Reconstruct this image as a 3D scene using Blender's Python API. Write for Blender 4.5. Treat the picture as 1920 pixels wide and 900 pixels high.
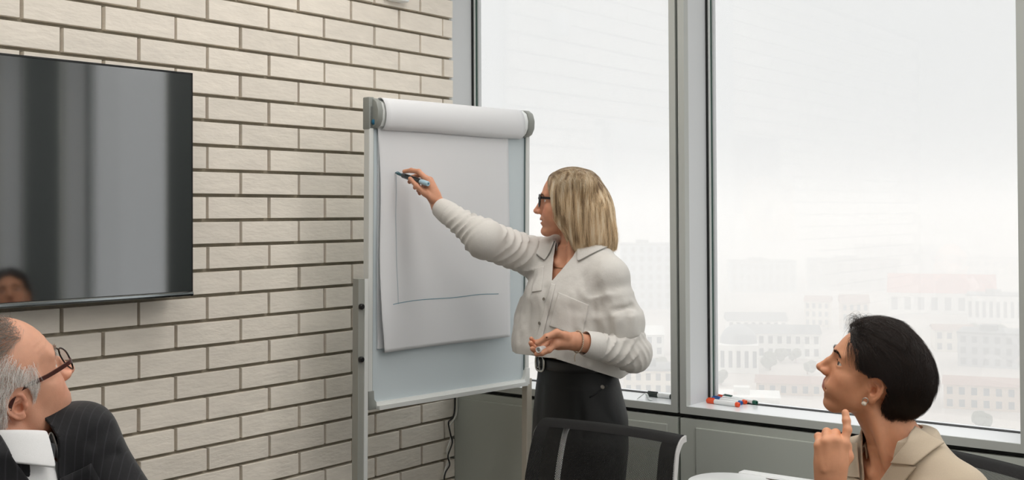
import bpy, bmesh, math, random
import numpy as np
from mathutils import Matrix, Vector, Euler

for _o in list(bpy.data.objects):
    bpy.data.objects.remove(_o, do_unlink=True)
SC = bpy.context.scene
COL = SC.collection
PI = math.pi
R = math.radians

# ------------------------------------------------------------------ camera
FPX, PITCH, ROLL, PPY, YAW, CAMZ = 2150.0, 0.0148, -0.00486, 367.3, 37.8, 1.55
_f = np.array([0, math.cos(PITCH), math.sin(PITCH)])
_u0 = np.array([0, -math.sin(PITCH), math.cos(PITCH)])
_r = np.array([1.0, 0, 0]) * math.cos(ROLL) + _u0 * math.sin(ROLL)
_u = _u0 * math.cos(ROLL) - np.array([1.0, 0, 0]) * math.sin(ROLL)
cam_data = bpy.data.cameras.new('camera')
cam = bpy.data.objects.new('camera', cam_data)
COL.objects.link(cam)
cam.matrix_world = Matrix(((_r[0], _u[0], -_f[0], 0), (_r[1], _u[1], -_f[1], 0), (_r[2], _u[2], -_f[2], CAMZ), (0, 0, 0, 1)))
cam_data.sensor_width = 36
cam_data.lens = 36 * FPX / 1920
cam_data.shift_y = (PPY - 450) / 1920
cam_data.clip_start, cam_data.clip_end = 0.05, 3000
SC.camera = cam


def P(px, py, Y):
    """world point seen at photograph pixel (px, py) at depth Y (used once, to survey where things stand)"""
    d = _f + _r * (px - 960) / FPX - _u * (py - PPY) / FPX
    return np.array([0, 0, CAMZ]) + d * (Y / d[1])


def pix(p):
    q = np.asarray(p, float) - np.array([0, 0, CAMZ])
    z = q @ _f
    return 960 + FPX * (q @ _r) / z, PPY - FPX * (q @ _u) / z


# ------------------------------------------------------------------ sky, lamps, exposure
SC.view_settings.view_transform = 'Standard'
SC.view_settings.look = 'None'
SC.view_settings.exposure = 0.0
SC.view_settings.gamma = 1
SC.view_settings.use_curve_mapping = False
SC.cycles.use_denoising = True
SC.cycles.max_bounces = 10
SC.cycles.diffuse_bounces = 5
SC.cycles.volume_bounces = 4
SC.cycles.transparent_max_bounces = 24
SC.cycles.sample_clamp_indirect = 6
SC.cycles.caustics_reflective = False
SC.cycles.caustics_refractive = False

world = bpy.data.worlds.new('overcast_sky')
SC.world = world
world.use_nodes = True
_n, _l = world.node_tree.nodes, world.node_tree.links
_n.clear()
_out = _n.new('ShaderNodeOutputWorld')
_bg = _n.new('ShaderNodeBackground')
_tc = _n.new('ShaderNodeTexCoord')
_sx = _n.new('ShaderNodeSeparateXYZ')
_cr = _n.new('ShaderNodeValToRGB')
_l.new(_tc.outputs['Generated'], _sx.inputs[0])
_l.new(_sx.outputs['Z'], _cr.inputs['Fac'])
_l.new(_cr.outputs['Color'], _bg.inputs['Color'])
_l.new(_bg.outputs[0], _out.inputs['Surface'])
_e = _cr.color_ramp.elements          # an overcast sky: brighter towards the zenith
_e[0].position, _e[0].color = 0.0, (0.455, 0.458, 0.46, 1)
_e[1].position, _e[1].color = 1.0, (1.22, 1.22, 1.22, 1)
_e2 = _e.new(0.02); _e2.color = (0.462, 0.464, 0.466, 1)
_e3 = _e.new(0.22); _e3.color = (0.51, 0.51, 0.508, 1)
_bg.inputs['Strength'].default_value = 1.78

# ------------------------------------------------------------------ small helpers
def srgb(r, g, b):
    f = lambda c: (c / 255 / 12.92) if c / 255 <= 0.04045 else ((c / 255 + 0.055) / 1.055) ** 2.4
    return (f(r), f(g), f(b), 1)


def mat(name, color, rough=0.5, metal=0.0, noise=None, bump=None, spec=0.5, coat=0.0, rand=0.0, sss=0.0, attr=None, sheen=0.0, trans=0.0, stretch=None):
    """principled material; noise=(scale, amount) varies the colour, bump=(scale, strength, distance), rand=per-object variation"""
    m = bpy.data.materials.new(name)
    m.use_nodes = True
    nt = m.node_tree
    b = nt.nodes['Principled BSDF']
    b.inputs['Base Color'].default_value = color
    b.inputs['Roughness'].default_value = rough
    b.inputs['Metallic'].default_value = metal
    b.inputs['Specular IOR Level'].default_value = spec
    b.inputs['Coat Weight'].default_value = coat
    b.inputs['Coat Roughness'].default_value = 0.05
    b.inputs['Sheen Weight'].default_value = sheen
    b.inputs['Transmission Weight'].default_value = trans
    src = None
    tc = nt.nodes.new('ShaderNodeTexCoord')
    co = tc.outputs['Object']
    if stretch:
        mpp = nt.nodes.new('ShaderNodeMapping'); mpp.inputs['Scale'].default_value = stretch
        if rand:                                        # every piece gets its own stretch of the pattern
            oi0 = nt.nodes.new('ShaderNodeObjectInfo'); nt.links.new(oi0.outputs['Location'], mpp.inputs['Location'])
        nt.links.new(co, mpp.inputs['Vector']); co = mpp.outputs[0]
    if attr:
        a = nt.nodes.new('ShaderNodeAttribute'); a.attribute_name = attr
        src = a.outputs['Color']
    if noise or rand:
        val = None
        if noise:
            nz = nt.nodes.new('ShaderNodeTexNoise')
            nz.inputs['Scale'].default_value = noise[0]
            nz.inputs['Detail'].default_value = 5
            nt.links.new(co, nz.inputs['Vector'])
            mr = nt.nodes.new('ShaderNodeMapRange')
            mr.inputs[1].default_value, mr.inputs[2].default_value = 0.25, 0.75
            mr.inputs[3].default_value, mr.inputs[4].default_value = 1 - noise[1], 1 + noise[1]
            nt.links.new(nz.outputs['Fac'], mr.inputs[0])
            val = mr.outputs[0]
        if rand:
            oi = nt.nodes.new('ShaderNodeObjectInfo')
            mr2 = nt.nodes.new('ShaderNodeMapRange')
            mr2.inputs[3].default_value, mr2.inputs[4].default_value = 1 - rand, 1 + rand
            nt.links.new(oi.outputs['Random'], mr2.inputs[0])
            if val is None:
                val = mr2.outputs[0]
            else:
                mm = nt.nodes.new('ShaderNodeMath'); mm.operation = 'MULTIPLY'
                nt.links.new(val, mm.inputs[0]); nt.links.new(mr2.outputs[0], mm.inputs[1])
                val = mm.outputs[0]
        hs = nt.nodes.new('ShaderNodeVectorMath'); hs.operation = 'SCALE'
        if src is not None:
            nt.links.new(src, hs.inputs[0])
        else:
            hs.inputs[0].default_value = color[:3]
        nt.links.new(val, hs.inputs['Scale'])
        src = hs.outputs[0]
    if src is not None:
        nt.links.new(src, b.inputs['Base Color'])
    if bump:
        nz = nt.nodes.new('ShaderNodeTexNoise')
        nz.inputs['Scale'].default_value = bump[0]
        nz.inputs['Detail'].default_value = 6
        nt.links.new(co, nz.inputs['Vector'])
        bp = nt.nodes.new('ShaderNodeBump')
        bp.inputs['Strength'].default_value = bump[1]
        bp.inputs['Distance'].default_value = bump[2]
        nt.links.new(nz.outputs['Fac'], bp.inputs['Height'])
        nt.links.new(bp.outputs[0], b.inputs['Normal'])
    if sss:
        b.inputs['Subsurface Weight'].default_value = sss
        b.inputs['Subsurface Radius'].default_value = (1.0, 0.35, 0.2)
        b.inputs['Subsurface Scale'].default_value = 0.006
    return m


class MB:
    """collects shapes and links them as one mesh object"""
    def __init__(s):
        s.v, s.f, s.mi = [], [], []
        s.n, s.cur = 0, 0

    def add(s, V, F, M=None):
        V = np.asarray(V, float)
        if M is not None:
            A = np.array(M)
            V = V @ A[:3, :3].T + A[:3, 3]
        s.v.append(V)
        s.f += [tuple(int(i) + s.n for i in f) for f in F]
        s.mi += [s.cur] * len(F)
        s.n += len(V)
        return s

    def box(s, lo, hi, M=None, bev=0.0):
        lo, hi = np.minimum(lo, hi).astype(float), np.maximum(lo, hi).astype(float)
        if bev <= 0:
            V = [(x, y, z) for x in (lo[0], hi[0]) for y in (lo[1], hi[1]) for z in (lo[2], hi[2])]
            F = [(0, 1, 3, 2), (4, 6, 7, 5), (0, 4, 5, 1), (2, 3, 7, 6), (0, 2, 6, 4), (1, 5, 7, 3)]
            return s.add(V, F, M)
        bm = bmesh.new()
        bmesh.ops.create_cube(bm, size=1)
        for v in bm.verts:
            v.co = Vector(((lo + hi) / 2 + np.array(v.co) * (hi - lo)))
        bmesh.ops.bevel(bm, geom=bm.edges[:], offset=min(bev, 0.45 * float((hi - lo).min())), segments=2, profile=0.5, affect='EDGES')
        return s._bm(bm, M)

    def _bm(s, bm, M=None):
        bm.verts.index_update()
        V = [tuple(v.co) for v in bm.verts]
        F = [[v.index for v in f.verts] for f in bm.faces]
        bm.free()
        return s.add(V, F, M)

    def prism(s, pts, z0, z1, M=None, axis=2, bev=0.0):
        """polygon (a, b) extruded along axis from z0 to z1"""
        pts = list(pts); n = len(pts)
        def q(a, b, c):
            return ((a, b, c), (c, a, b), (b, c, a))[{2: 0, 0: 1, 1: 2}[axis]] if axis != 1 else (a, c, b)
        V = [q(a, b, z0) for a, b in pts] + [q(a, b, z1) for a, b in pts]
        F = [tuple(range(n))[::-1], tuple(range(n, 2 * n))] + [(i, (i + 1) % n, n + (i + 1) % n, n + i) for i in range(n)]
        if bev > 0:
            bm = bmesh.new()
            vs = [bm.verts.new(v) for v in V]
            for f in F:
                bm.faces.new([vs[i] for i in f])
            bmesh.ops.recalc_face_normals(bm, faces=bm.faces[:])
            ed = [e for e in bm.edges if len(e.link_faces) == 2 and (len(e.link_faces[0].verts) == n or len(e.link_faces[1].verts) == n)]
            bmesh.ops.bevel(bm, geom=ed, offset=bev, segments=2, profile=0.5, affect='EDGES')
            return s._bm(bm, M)
        return s.add(V, F, M)

    def tube(s, pts, r, n=10, cap=True, M=None, closed=False):
        """round tube along a path; r a number or one per point"""
        pts = np.asarray(pts, float); m = len(pts)
        rr = np.full(m, r, float) if np.isscalar(r) else np.asarray(r, float)
        T = np.gradient(pts, axis=0)
        if closed:
            T = np.roll(pts, -1, 0) - np.roll(pts, 1, 0)
        T /= np.linalg.norm(T, axis=1)[:, None] + 1e-12
        a = np.array([0, 0, 1.0]) if abs(T[0][2]) < 0.9 else np.array([1.0, 0, 0])
        N = np.cross(T[0], a); N /= np.linalg.norm(N)
        V = []
        for i in range(m):
            N = N - T[i] * (N @ T[i]); N /= np.linalg.norm(N)
            B = np.cross(T[i], N)
            for k in range(n):
                t = 2 * PI * k / n
                V.append(pts[i] + rr[i] * (math.cos(t) * N + math.sin(t) * B))
        F = []
        for i in range(m if closed else m - 1):
            j = (i + 1) % m
            for k in range(n):
                F.append((i * n + k, i * n + (k + 1) % n, j * n + (k + 1) % n, j * n + k))
        if cap and not closed:
            F += [tuple(range(n))[::-1], tuple(range((m - 1) * n, m * n))]
        return s.add(V, F, M)

    def lathe(s, prof, n=20, M=None):
        """profile (r, z) turned about z"""
        V, F = [], []
        m = len(prof)
        for r, z in prof:
            for k in range(n):
                V.append((r * math.cos(2 * PI * k / n), r * math.sin(2 * PI * k / n), z))
        for i in range(m - 1):
            for k in range(n):
                F.append((i * n + k, i * n + (k + 1) % n, (i + 1) * n + (k + 1) % n, (i + 1) * n + k))
        F += [tuple(range(n))[::-1], tuple(range((m - 1) * n, m * n))]
        return s.add(V, F, M)

    def grid(s, fn, nu, nv, M=None):
        V = [fn(i / nu, j / nv) for i in range(nu + 1) for j in range(nv + 1)]
        F = [(i * (nv + 1) + j, (i + 1) * (nv + 1) + j, (i + 1) * (nv + 1) + j + 1, i * (nv + 1) + j + 1) for i in range(nu) for j in range(nv)]
        return s.add(V, F, M)

    def mesh(s, name, mats, smooth=False):
        me = bpy.data.meshes.new(name)
        V = np.concatenate(s.v) if s.v else np.zeros((0, 3))
        me.from_pydata(V.tolist(), [], s.f)
        for m in (mats if isinstance(mats, (list, tuple)) else [mats]):
            me.materials.append(m)
        if len(me.materials) > 1:
            me.polygons.foreach_set('material_index', s.mi)
        bm = bmesh.new(); bm.from_mesh(me)
        bmesh.ops.recalc_face_normals(bm, faces=bm.faces[:])
        bm.to_mesh(me); bm.free()
        if smooth:
            me.shade_smooth()
            if smooth != 'all':
                me.set_sharp_from_angle(angle=R(40))
        return me

    def build(s, name, mats, parent=None, smooth=False, M=None):
        return link(name, s.mesh(name, mats, smooth), parent, M)


def link(name, data, parent=None, M=None):
    o = bpy.data.objects.new(name, data)
    COL.objects.link(o)
    if parent is not None:
        o.parent = parent
    if M is not None:
        if parent is None:
            o.matrix_world = Matrix(M)
        else:
            o.matrix_local = Matrix(M)
    return o


def empty(name, M=None):
    o = bpy.data.objects.new(name, None)
    o.empty_display_size = 0.1
    COL.objects.link(o)
    if M is not None:
        o.matrix_world = Matrix(M)
    return o


def tag(o, label=None, cat=None, group=None, kind=None):
    if label: o['label'] = label
    if cat: o['category'] = cat
    if group: o['group'] = group
    if kind: o['kind'] = kind
    return o


def frame_of(origin, x, z=(0, 0, 1)):
    """matrix with local x along x, local z near z"""
    x = np.asarray(x, float); x = x / np.linalg.norm(x)
    z = np.asarray(z, float); y = np.cross(z, x); y /= np.linalg.norm(y)
    z = np.cross(x, y)
    M = np.eye(4); M[:3, 0], M[:3, 1], M[:3, 2], M[:3, 3] = x, y, z, origin
    return Matrix(M.tolist())


def spline(pts, n):
    """Catmull-Rom through pts"""
    pts = np.asarray(pts, float)
    q = np.vstack([2 * pts[0] - pts[1], pts, 2 * pts[-1] - pts[-2]])
    out = []
    segs = len(pts) - 1
    for t in np.linspace(0, segs, n):
        i = min(int(t), segs - 1); f = t - i
        a, b, c, d = q[i], q[i + 1], q[i + 2], q[i + 3]
        out.append(0.5 * (2 * b + (c - a) * f + (2 * a - 5 * b + 4 * c - d) * f * f + (3 * b - a - 3 * c + d) * f ** 3))
    return np.array(out)
# ------------------------------------------------------------------ the room's own frame: x along the window wall, y outward, z up
CX, CY = -0.2373, 4.6612
ROOM = Matrix.Translation((CX, CY, 0)) @ Matrix.Rotation(-R(YAW), 4, 'Z')
ROOM_I = ROOM.inverted()
W_T, S_BACK, CEIL = 4.6, -5.4, 2.95
HZ_GROUND = -60.0

M_brick = mat('painted_brick', srgb(236, 228, 216), 0.8, noise=(10, 0.06), bump=(26, 0.45, 0.004), rand=0.05, stretch=(1, 1, 3.5))
M_mortar = mat('grey_mortar', srgb(150, 143, 128), 0.9, noise=(30, 0.12), bump=(150, 0.5, 0.003))
M_white_wall = mat('white_plaster', srgb(228, 227, 224), 0.8, bump=(200, 0.1, 0.001))
M_floor = mat('grey_carpet', srgb(128, 126, 122), 0.95, noise=(60, 0.15), bump=(300, 0.4, 0.003))
M_frame = mat('silver_grey_aluminium', srgb(176, 179, 175), 0.42, metal=0.0, spec=0.5)
M_jamb = mat('light_grey_reveal', srgb(206, 209, 211), 0.35)
M_gap = mat('black_rubber', srgb(16, 18, 17), 0.7)
M_bead = mat('white_bead', srgb(226, 230, 229), 0.35)
M_teal = mat('pane_edge', srgb(58, 84, 76), 0.25)
M_sill = mat('white_sill', srgb(233, 236, 238), 0.18, spec=0.5)
M_panel = mat('grey_panel', srgb(176, 180, 173), 0.38)

# thin clear pane
M_glass = bpy.data.materials.new('clear_pane'); M_glass.use_nodes = True
_nt = M_glass.node_tree; _nt.nodes.clear()
_o = _nt.nodes.new('ShaderNodeOutputMaterial'); _mx = _nt.nodes.new('ShaderNodeMixShader')
_tr = _nt.nodes.new('ShaderNodeBsdfTransparent'); _gl = _nt.nodes.new('ShaderNodeBsdfGlossy')
_tr.inputs['Color'].default_value = (0.982, 0.988, 0.986, 1)
_gl.inputs['Roughness'].default_value = 0.0
_fr = _nt.nodes.new('ShaderNodeFresnel'); _ge = _nt.nodes.new('ShaderNodeNewGeometry'); _mr = _nt.nodes.new('ShaderNodeMapRange')
_mr.inputs[3].default_value, _mr.inputs[4].default_value = 1.45, 1 / 1.45
_nt.links.new(_ge.outputs['Backfacing'], _mr.inputs[0]); _nt.links.new(_mr.outputs[0], _fr.inputs['IOR'])
_nt.links.new(_fr.outputs[0], _mx.inputs['Fac']); _nt.links.new(_tr.outputs[0], _mx.inputs[1]); _nt.links.new(_gl.outputs[0], _mx.inputs[2])
_nt.links.new(_mx.outputs[0], _o.inputs['Surface'])

# floor, ceiling, the two walls behind the camera
floor = MB().box((-0.06, S_BACK, -0.1), (W_T, 0.3, 0)).build('floor', M_floor, M=ROOM); tag(floor, kind='structure')
ceil = MB().box((-0.06, S_BACK, CEIL), (W_T, 0.3, CEIL + 0.1)).build('ceiling', M_white_wall, M=ROOM); tag(ceil, kind='structure')
wb = MB().box((-0.06, S_BACK - 0.1, 0), (W_T, S_BACK, CEIL)).build('wall_back', M_white_wall, M=ROOM); tag(wb, kind='structure')
wn = MB().box((W_T, S_BACK, 2.80), (W_T + 0.08, 0.0, CEIL)).box((W_T + .03, S_BACK, 0), (W_T + 0.08, 0.0, .86)).build('wall_near', M_white_wall, M=ROOM); tag(wn, kind='structure')

# brick wall on the left: mortar bed and bricks standing 13 mm proud of it
BL, BP, BH, BJ = 0.255, 0.0808, 0.0695, 0.0115
wall_left = MB().box((-0.2, S_BACK, 0), (-0.020, -0.0005, CEIL)).build('wall_left', M_mortar, M=ROOM)
tag(wall_left, kind='structure')
rng = random.Random(4)
brick_meshes = {}
def brick_mesh(w):
    key = round(w, 3)
    if key not in brick_meshes:
        m = MB()
        m.box((-0.022, -w / 2, -BH / 2), (0.0, w / 2, BH / 2), bev=0.0014)
        brick_meshes[key] = m.mesh('brick', M_brick)
    return brick_meshes[key]
S0 = -1.7256                      # where the joint surveyed at px 116 stands
Z_LINE = 2.0961                   # centre of the bed joint above a row of the first kind
rest = MB()
n_brick = 0
zk0 = -int(Z_LINE / BP) - 1
for k in range(zk0, int((CEIL - Z_LINE) / BP) + 2):
    zc = Z_LINE - BP / 2 + k * BP
    if zc - BH / 2 < 0 or zc + BH / 2 > CEIL:
        continue
    off = 0.0 if k % 2 == 0 else (0.5 + 0.0235) * BL
    j = -16
    while True:
        a = S0 + off + j * BL
        b = a + BL
        j += 1
        if a >= -0.02: break
        if b < S_BACK + 0.3: continue
        y0, y1 = a + BJ / 2, min(b - BJ / 2, -0.001)
        if y1 - y0 < 0.02: continue
        c = ROOM @ Vector((0, (y0 + y1) / 2, zc))
        seen = False
        if c.y > 0.8:
            for yy in (y0, y1):
                for zz in (zc - BH / 2, zc + BH / 2):
                    px, py = pix(ROOM @ Vector((0, yy, zz)))
                    if -10 < px < 1930 and -6 < py < 906: seen = True
        dx = rng.uniform(-0.0015, 0.0015); tilt = rng.uniform(-0.003, 0.003)
        if seen and n_brick < 300:
            o = link('brick', brick_mesh(y1 - y0), wall_left)
            o.matrix_local = Matrix.Translation((dx, (y0 + y1) / 2 + rng.uniform(-.001, .001), zc)) @ Matrix.Rotation(tilt, 4, 'X')
            n_brick += 1
        else:
            rest.box((-0.022 + dx, y0, zc - BH / 2), (dx, y1, zc + BH / 2))
ro = rest.build('brick_courses', M_brick, wall_left); tag(ro, kind='stuff')

# window wall
def window(n, t0, t1, ROOM=ROOM):
    """one glazed bay: frame face 26 mm wide, 0.16 m deep reveal, gasket, bead and pane; grey spandrel panel below"""
    top, sill, D, fw = 2.80, 0.872, 0.165, 0.025
    root = empty('window_%d' % n, ROOM); tag(root, kind='structure')
    f = MB()
    f.box((t0, 0, 0.846), (t0 + fw, 0.03, top)).box((t1 - fw, 0, 0.846), (t1, 0.03, top))
    f.box((t0 + fw, 0, top - fw), (t1 - fw, 0.03, top)).box((t0 + fw, 0, 0.846), (t1 - fw, 0.03, sill))
    f.build('frame', M_frame, root)
    j = MB()
    j.box((t0 + 0.004, 0.03, sill), (t0 + fw - 0.0005, D + 0.06, top)); j.box((t1 - fw + 0.0005, 0.03, sill), (t1 - 0.004, D + 0.06, top))
    j.box((t0 + 0.004, 0.03, top - fw), (t1 - 0.004, D + 0.06, top - 0.004))
    j.build('reveal', M_jamb, root)
    s = MB(); s.box((t0 + fw, 0.004, sill - 0.02), (t1 - fw, D + 0.06, sill + 0.0006))
    s.build('sill_board', M_sill, root)
    a0, a1, b0, b1 = t0 + fw, t1 - fw, sill + 0.0006, top - fw
    def ring(name, w0, w1, y0, y1, m):
        r = MB()
        r.box((a0 + w0, y0, b0 + w0), (a0 + w1, y1, b1 - w0)); r.box((a1 - w1, y0, b0 + w0), (a1 - w0, y1, b1 - w0))
        if name == 'gasket': r.box((a0 + w0, y0 + .006, b0), (a1 - w0, y1, b0 + .0016))
        r.box((a0 + w0, y0, b1 - w1), (a1 - w0, y1, b1 - w0))
        r.build(name, m, root)
    ring('gasket', 0.0, 0.0055, D - 0.006, D + 0.03, M_gap)
    ring('bead', 0.0055, 0.013, D + 0.002, D + 0.03, M_bead)
    ring('pane_edge', 0.013, 0.0155, D + 0.006, D + 0.03, M_teal)
    ring('spacer', 0.0155, 0.022, D + 0.014, D + 0.03, M_jamb)
    MB().box((a0 + 0.006, D + 0.022, b0 + 0.006), (a1 - 0.006, D + 0.026, b1 - 0.006)).build('glass', M_glass, root)
    # spandrel panel with a raised rim
    p = MB()
    p.box((t0, 0.002, 0.0), (t1, 0.05, 0.83))
    p.build('spandrel_panel', M_panel, root)
    q = MB()
    q.box((t0 + 0.062, -0.004, 0.06), (t1 - 0.04, 0.004, 0.803), bev=0.003)
    q.build('access_cover', M_panel, root)
    return root
T_GAPS = [-0.06, 1.0345, 2.193]
for i in range(2):
    window(i + 1, T_GAPS[i] + (0.0055 if i else 0.0), T_GAPS[i + 1] - 0.0055)
NEAR = ROOM @ Matrix.Translation((W_T, 0, 0)) @ Matrix.Rotation(R(-90), 4, 'Z')
for k in range(4):
    window(5 + k, .06 + k * 1.33, .06 + (k + 1) * 1.33, NEAR)  # unseen glazing added in the near wall to light the bricks
window(3, 2.50, 3.72); window(4, 4.18, W_T)
M_pier = mat('dark_cladding', srgb(66, 71, 69), 0.5)
for a_, b_ in ((2.2025, 2.4985), (3.7215, 4.1785)):
    pier = MB().box((a_, 0.0, 0.0), (b_, 0.2, CEIL)).build('wall_pier', M_pier, M=ROOM); tag(pier, kind='structure')
bk = MB().box((-0.06, 0.055, 0.0), (W_T, 0.09, 0.868)).box((-0.06, 0.05, 2.80), (W_T, 0.09, CEIL))
for t in T_GAPS[1:]:
    bk.box((t - 0.0085, 0.032, 0.0), (t + 0.0085, 0.2, 2.8))
bk.box((-0.06, 0.02, 0.832), (W_T, 0.06, 0.845))
b = bk.build('trim_1', M_gap, M=ROOM); tag(b, kind='structure')
hd = MB().box((-0.06, 0.0, 2.806), (W_T, 0.05, CEIL)).build('wall_right', M_white_wall, M=ROOM); tag(hd, kind='structure')

# ------------------------------------------------------------------ fill light: unseen ceiling panels added to brighten the room
M_fill = bpy.data.materials.new('fill_diffuser'); M_fill.use_nodes = True
_b = M_fill.node_tree.nodes['Principled BSDF']
_b.inputs['Emission Color'].default_value = (1, 0.97, 0.93, 1); _b.inputs['Emission Strength'].default_value = 5.5
fill_rim = mat('fill_rim', srgb(235, 235, 235), 0.4)
FILL_PANELS = [(1.0, -0.9), (2.6, -0.9), (4.0, -0.9), (1.0, -2.2), (2.6, -2.2), (4.0, -2.2)]
for i, (t, s) in enumerate(FILL_PANELS):
    e = empty('ceiling_fill_light', ROOM @ Matrix.Translation((t, s, CEIL)))
    tag(e, 'added white ceiling fill panel %s' % ['in the brick corner by the window wall', 'second along the window wall from the bricks', 'third along the window wall from the bricks', 'over the table end beside the bricks', 'over the middle of the table', 'over the table end far from the bricks'][i], 'light', 'added ceiling fill panels')
    MB().box((-0.6, -0.3, -0.012), (0.6, 0.3, -0.0005)).build('rim', fill_rim, e)
    MB().box((-0.58, -0.28, -0.016), (0.58, 0.28, -0.0125)).build('diffuser', M_fill, e)

# ------------------------------------------------------------------ television on the brick wall
M_tvglass = mat('dark_screen', (0.006, 0.009, 0.0095, 1), 0.05, spec=0.5, coat=1.0)
M_tvglass.node_tree.nodes['Principled BSDF'].inputs['IOR'].default_value = 3.3
M_black = mat('black_plastic', srgb(14, 14, 15), 0.35)
M_chrome = mat('polished_steel', srgb(170, 176, 178), 0.12, metal=1.0)
TV_YAW = R(-2.2)
tv = empty('television', ROOM @ Matrix.Translation((0.110, -1.355, 1.300)) @ Matrix.Rotation(TV_YAW, 4, 'Z'))
tag(tv, 'large black flat television hung on the white brick wall', 'television')
TW, TH = 1.235, 0.685
MB().box((-0.045, -TW, 0), (-0.004, 0, TH), bev=0.004).build('housing', M_black, tv)
MB().box((-0.004, -TW + 0.004, 0.016), (-0.0005, -0.004, TH - 0.006)).build('screen', M_tvglass, tv)
z = MB(); z.prism([(-0.005, 0.0), (0.002, 0.001), (0.004, 0.006), (0.003, 0.0115), (-0.0005, 0.0145), (-0.005, 0.0145)], -TW, -0.0, axis=1)
z.build('bottom_bezel', M_chrome, tv)
MB().box((-0.004, -TW, TH - 0.005), (0.0005, 0, TH)).box((-0.004, -0.0045, 0), (0.0005, 0, TH)).box((-0.004, -TW, 0), (0.0005, -TW + 0.004, TH)).build('bezel', M_black, tv)
MB().box((-0.085, -0.85, 0.2), (-0.045, -0.4, 0.5), bev=0.004).build('wall_bracket', M_black, tv)

# ------------------------------------------------------------------ the city below, in haze
def haze_mat(k, dens):
    m = bpy.data.materials.new('morning_haze'); m.use_nodes = True
    nt = m.node_tree; nt.nodes.clear()
    o = nt.nodes.new('ShaderNodeOutputMaterial'); v = nt.nodes.new('ShaderNodeVolumeScatter')
    v.inputs['Color'].default_value = (.79, .80, .81, 1); v.inputs['Density'].default_value = dens; v.inputs['Anisotropy'].default_value = 0.2
    nt.links.new(v.outputs[0], o.inputs['Volume'])
    return m
def ground_at(px, py):
    """point of the street level seen at (px, py)"""
    q = P(px, py, 100.0)
    k = (HZ_GROUND - CAMZ) / (q[2] - CAMZ)
    return q[:2] * k
CW = {}
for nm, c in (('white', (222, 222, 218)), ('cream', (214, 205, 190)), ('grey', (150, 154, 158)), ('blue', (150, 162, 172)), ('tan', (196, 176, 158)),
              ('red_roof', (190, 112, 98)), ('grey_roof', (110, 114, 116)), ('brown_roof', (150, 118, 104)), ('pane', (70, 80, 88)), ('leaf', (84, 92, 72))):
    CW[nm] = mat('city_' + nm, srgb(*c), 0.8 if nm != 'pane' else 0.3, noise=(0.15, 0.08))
gp = MB().box((-1600, -60, HZ_GROUND - 2), (2400, 2600, HZ_GROUND)).build('ground', mat('city_ground', srgb(176, 168, 160), 0.9, noise=(0.02, 0.25)))
tag(gp, kind='structure')

def city_building(px, py, wpx, hpx, depth, label, wall='white', roof='grey_roof', floors=3, cols=6, pitched=0.0, yaw=0.0, group=None, dome=False):
    """building whose street-front base centre is seen at (px, py); sizes given by the pixels it spans there"""
    g = ground_at(px, py); Y = g[1]; m = Y / FPX
    w, h = wpx * m, hpx * m
    rt = empty('city_building', Matrix.Translation((g[0], g[1], HZ_GROUND)) @ Matrix.Rotation(yaw - math.atan2(g[0], g[1]), 4, 'Z'))
    tag(rt, label, 'building', group)
    MB().box((-w / 2, 0, 0), (w / 2, depth, h)).build('wall', CW[wall], rt)
    r = MB()
    if dome:
        prof = [(w * .48 * math.cos(a), w * 0.48 * math.sin(a)) for a in np.linspace(0, PI / 2 - 0.03, 9)]
        r.lathe(prof, 24, Matrix.Translation((0, depth / 2, h)))
    elif pitched:
        ph = pitched * m
        r.prism([(-0.6, h), (depth + 0.6, h), (depth * 0.5, h + ph)], -w / 2 - 0.6, w / 2 + 0.6, axis=0)
    else:
        r.box((-w / 2 - 0.4, -0.4, h), (w / 2 + 0.4, depth + 0.4, h + 0.8))
        r.box((-w * .2, depth * .3, h + 0.8), (w * .05, depth * .6, h + 3.0))
    r.build('roof', CW[roof], rt)
    fh = h / floors; cw = w / cols
    big = cw / m > 9
    wm = None
    for fl in range(floors):
        for c in range(cols):
            x = -w / 2 + (c + .5) * cw; z = (fl + .5) * fh
            if big:
                if wm is None:
                    wm = MB().box((-cw * .24, -0.12, -fh * .3), (cw * .24, 0.3, fh * .3)).mesh('window', CW['pane'])
                link('window', wm, rt, Matrix.Translation((x, 0, z)))
    if not big:
        q = MB()
        for fl in range(floors):
            for c in range(cols):
                x = -w / 2 + (c + .5) * cw; z = (fl + .5) * fh
                q.box((x - cw * .25, -0.12, z - fh * .3), (x + cw * .25, 0.3, z + fh * .3))
        q.build('windows', CW['pane'], rt)['kind'] = 'stuff'
    return rt
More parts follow.
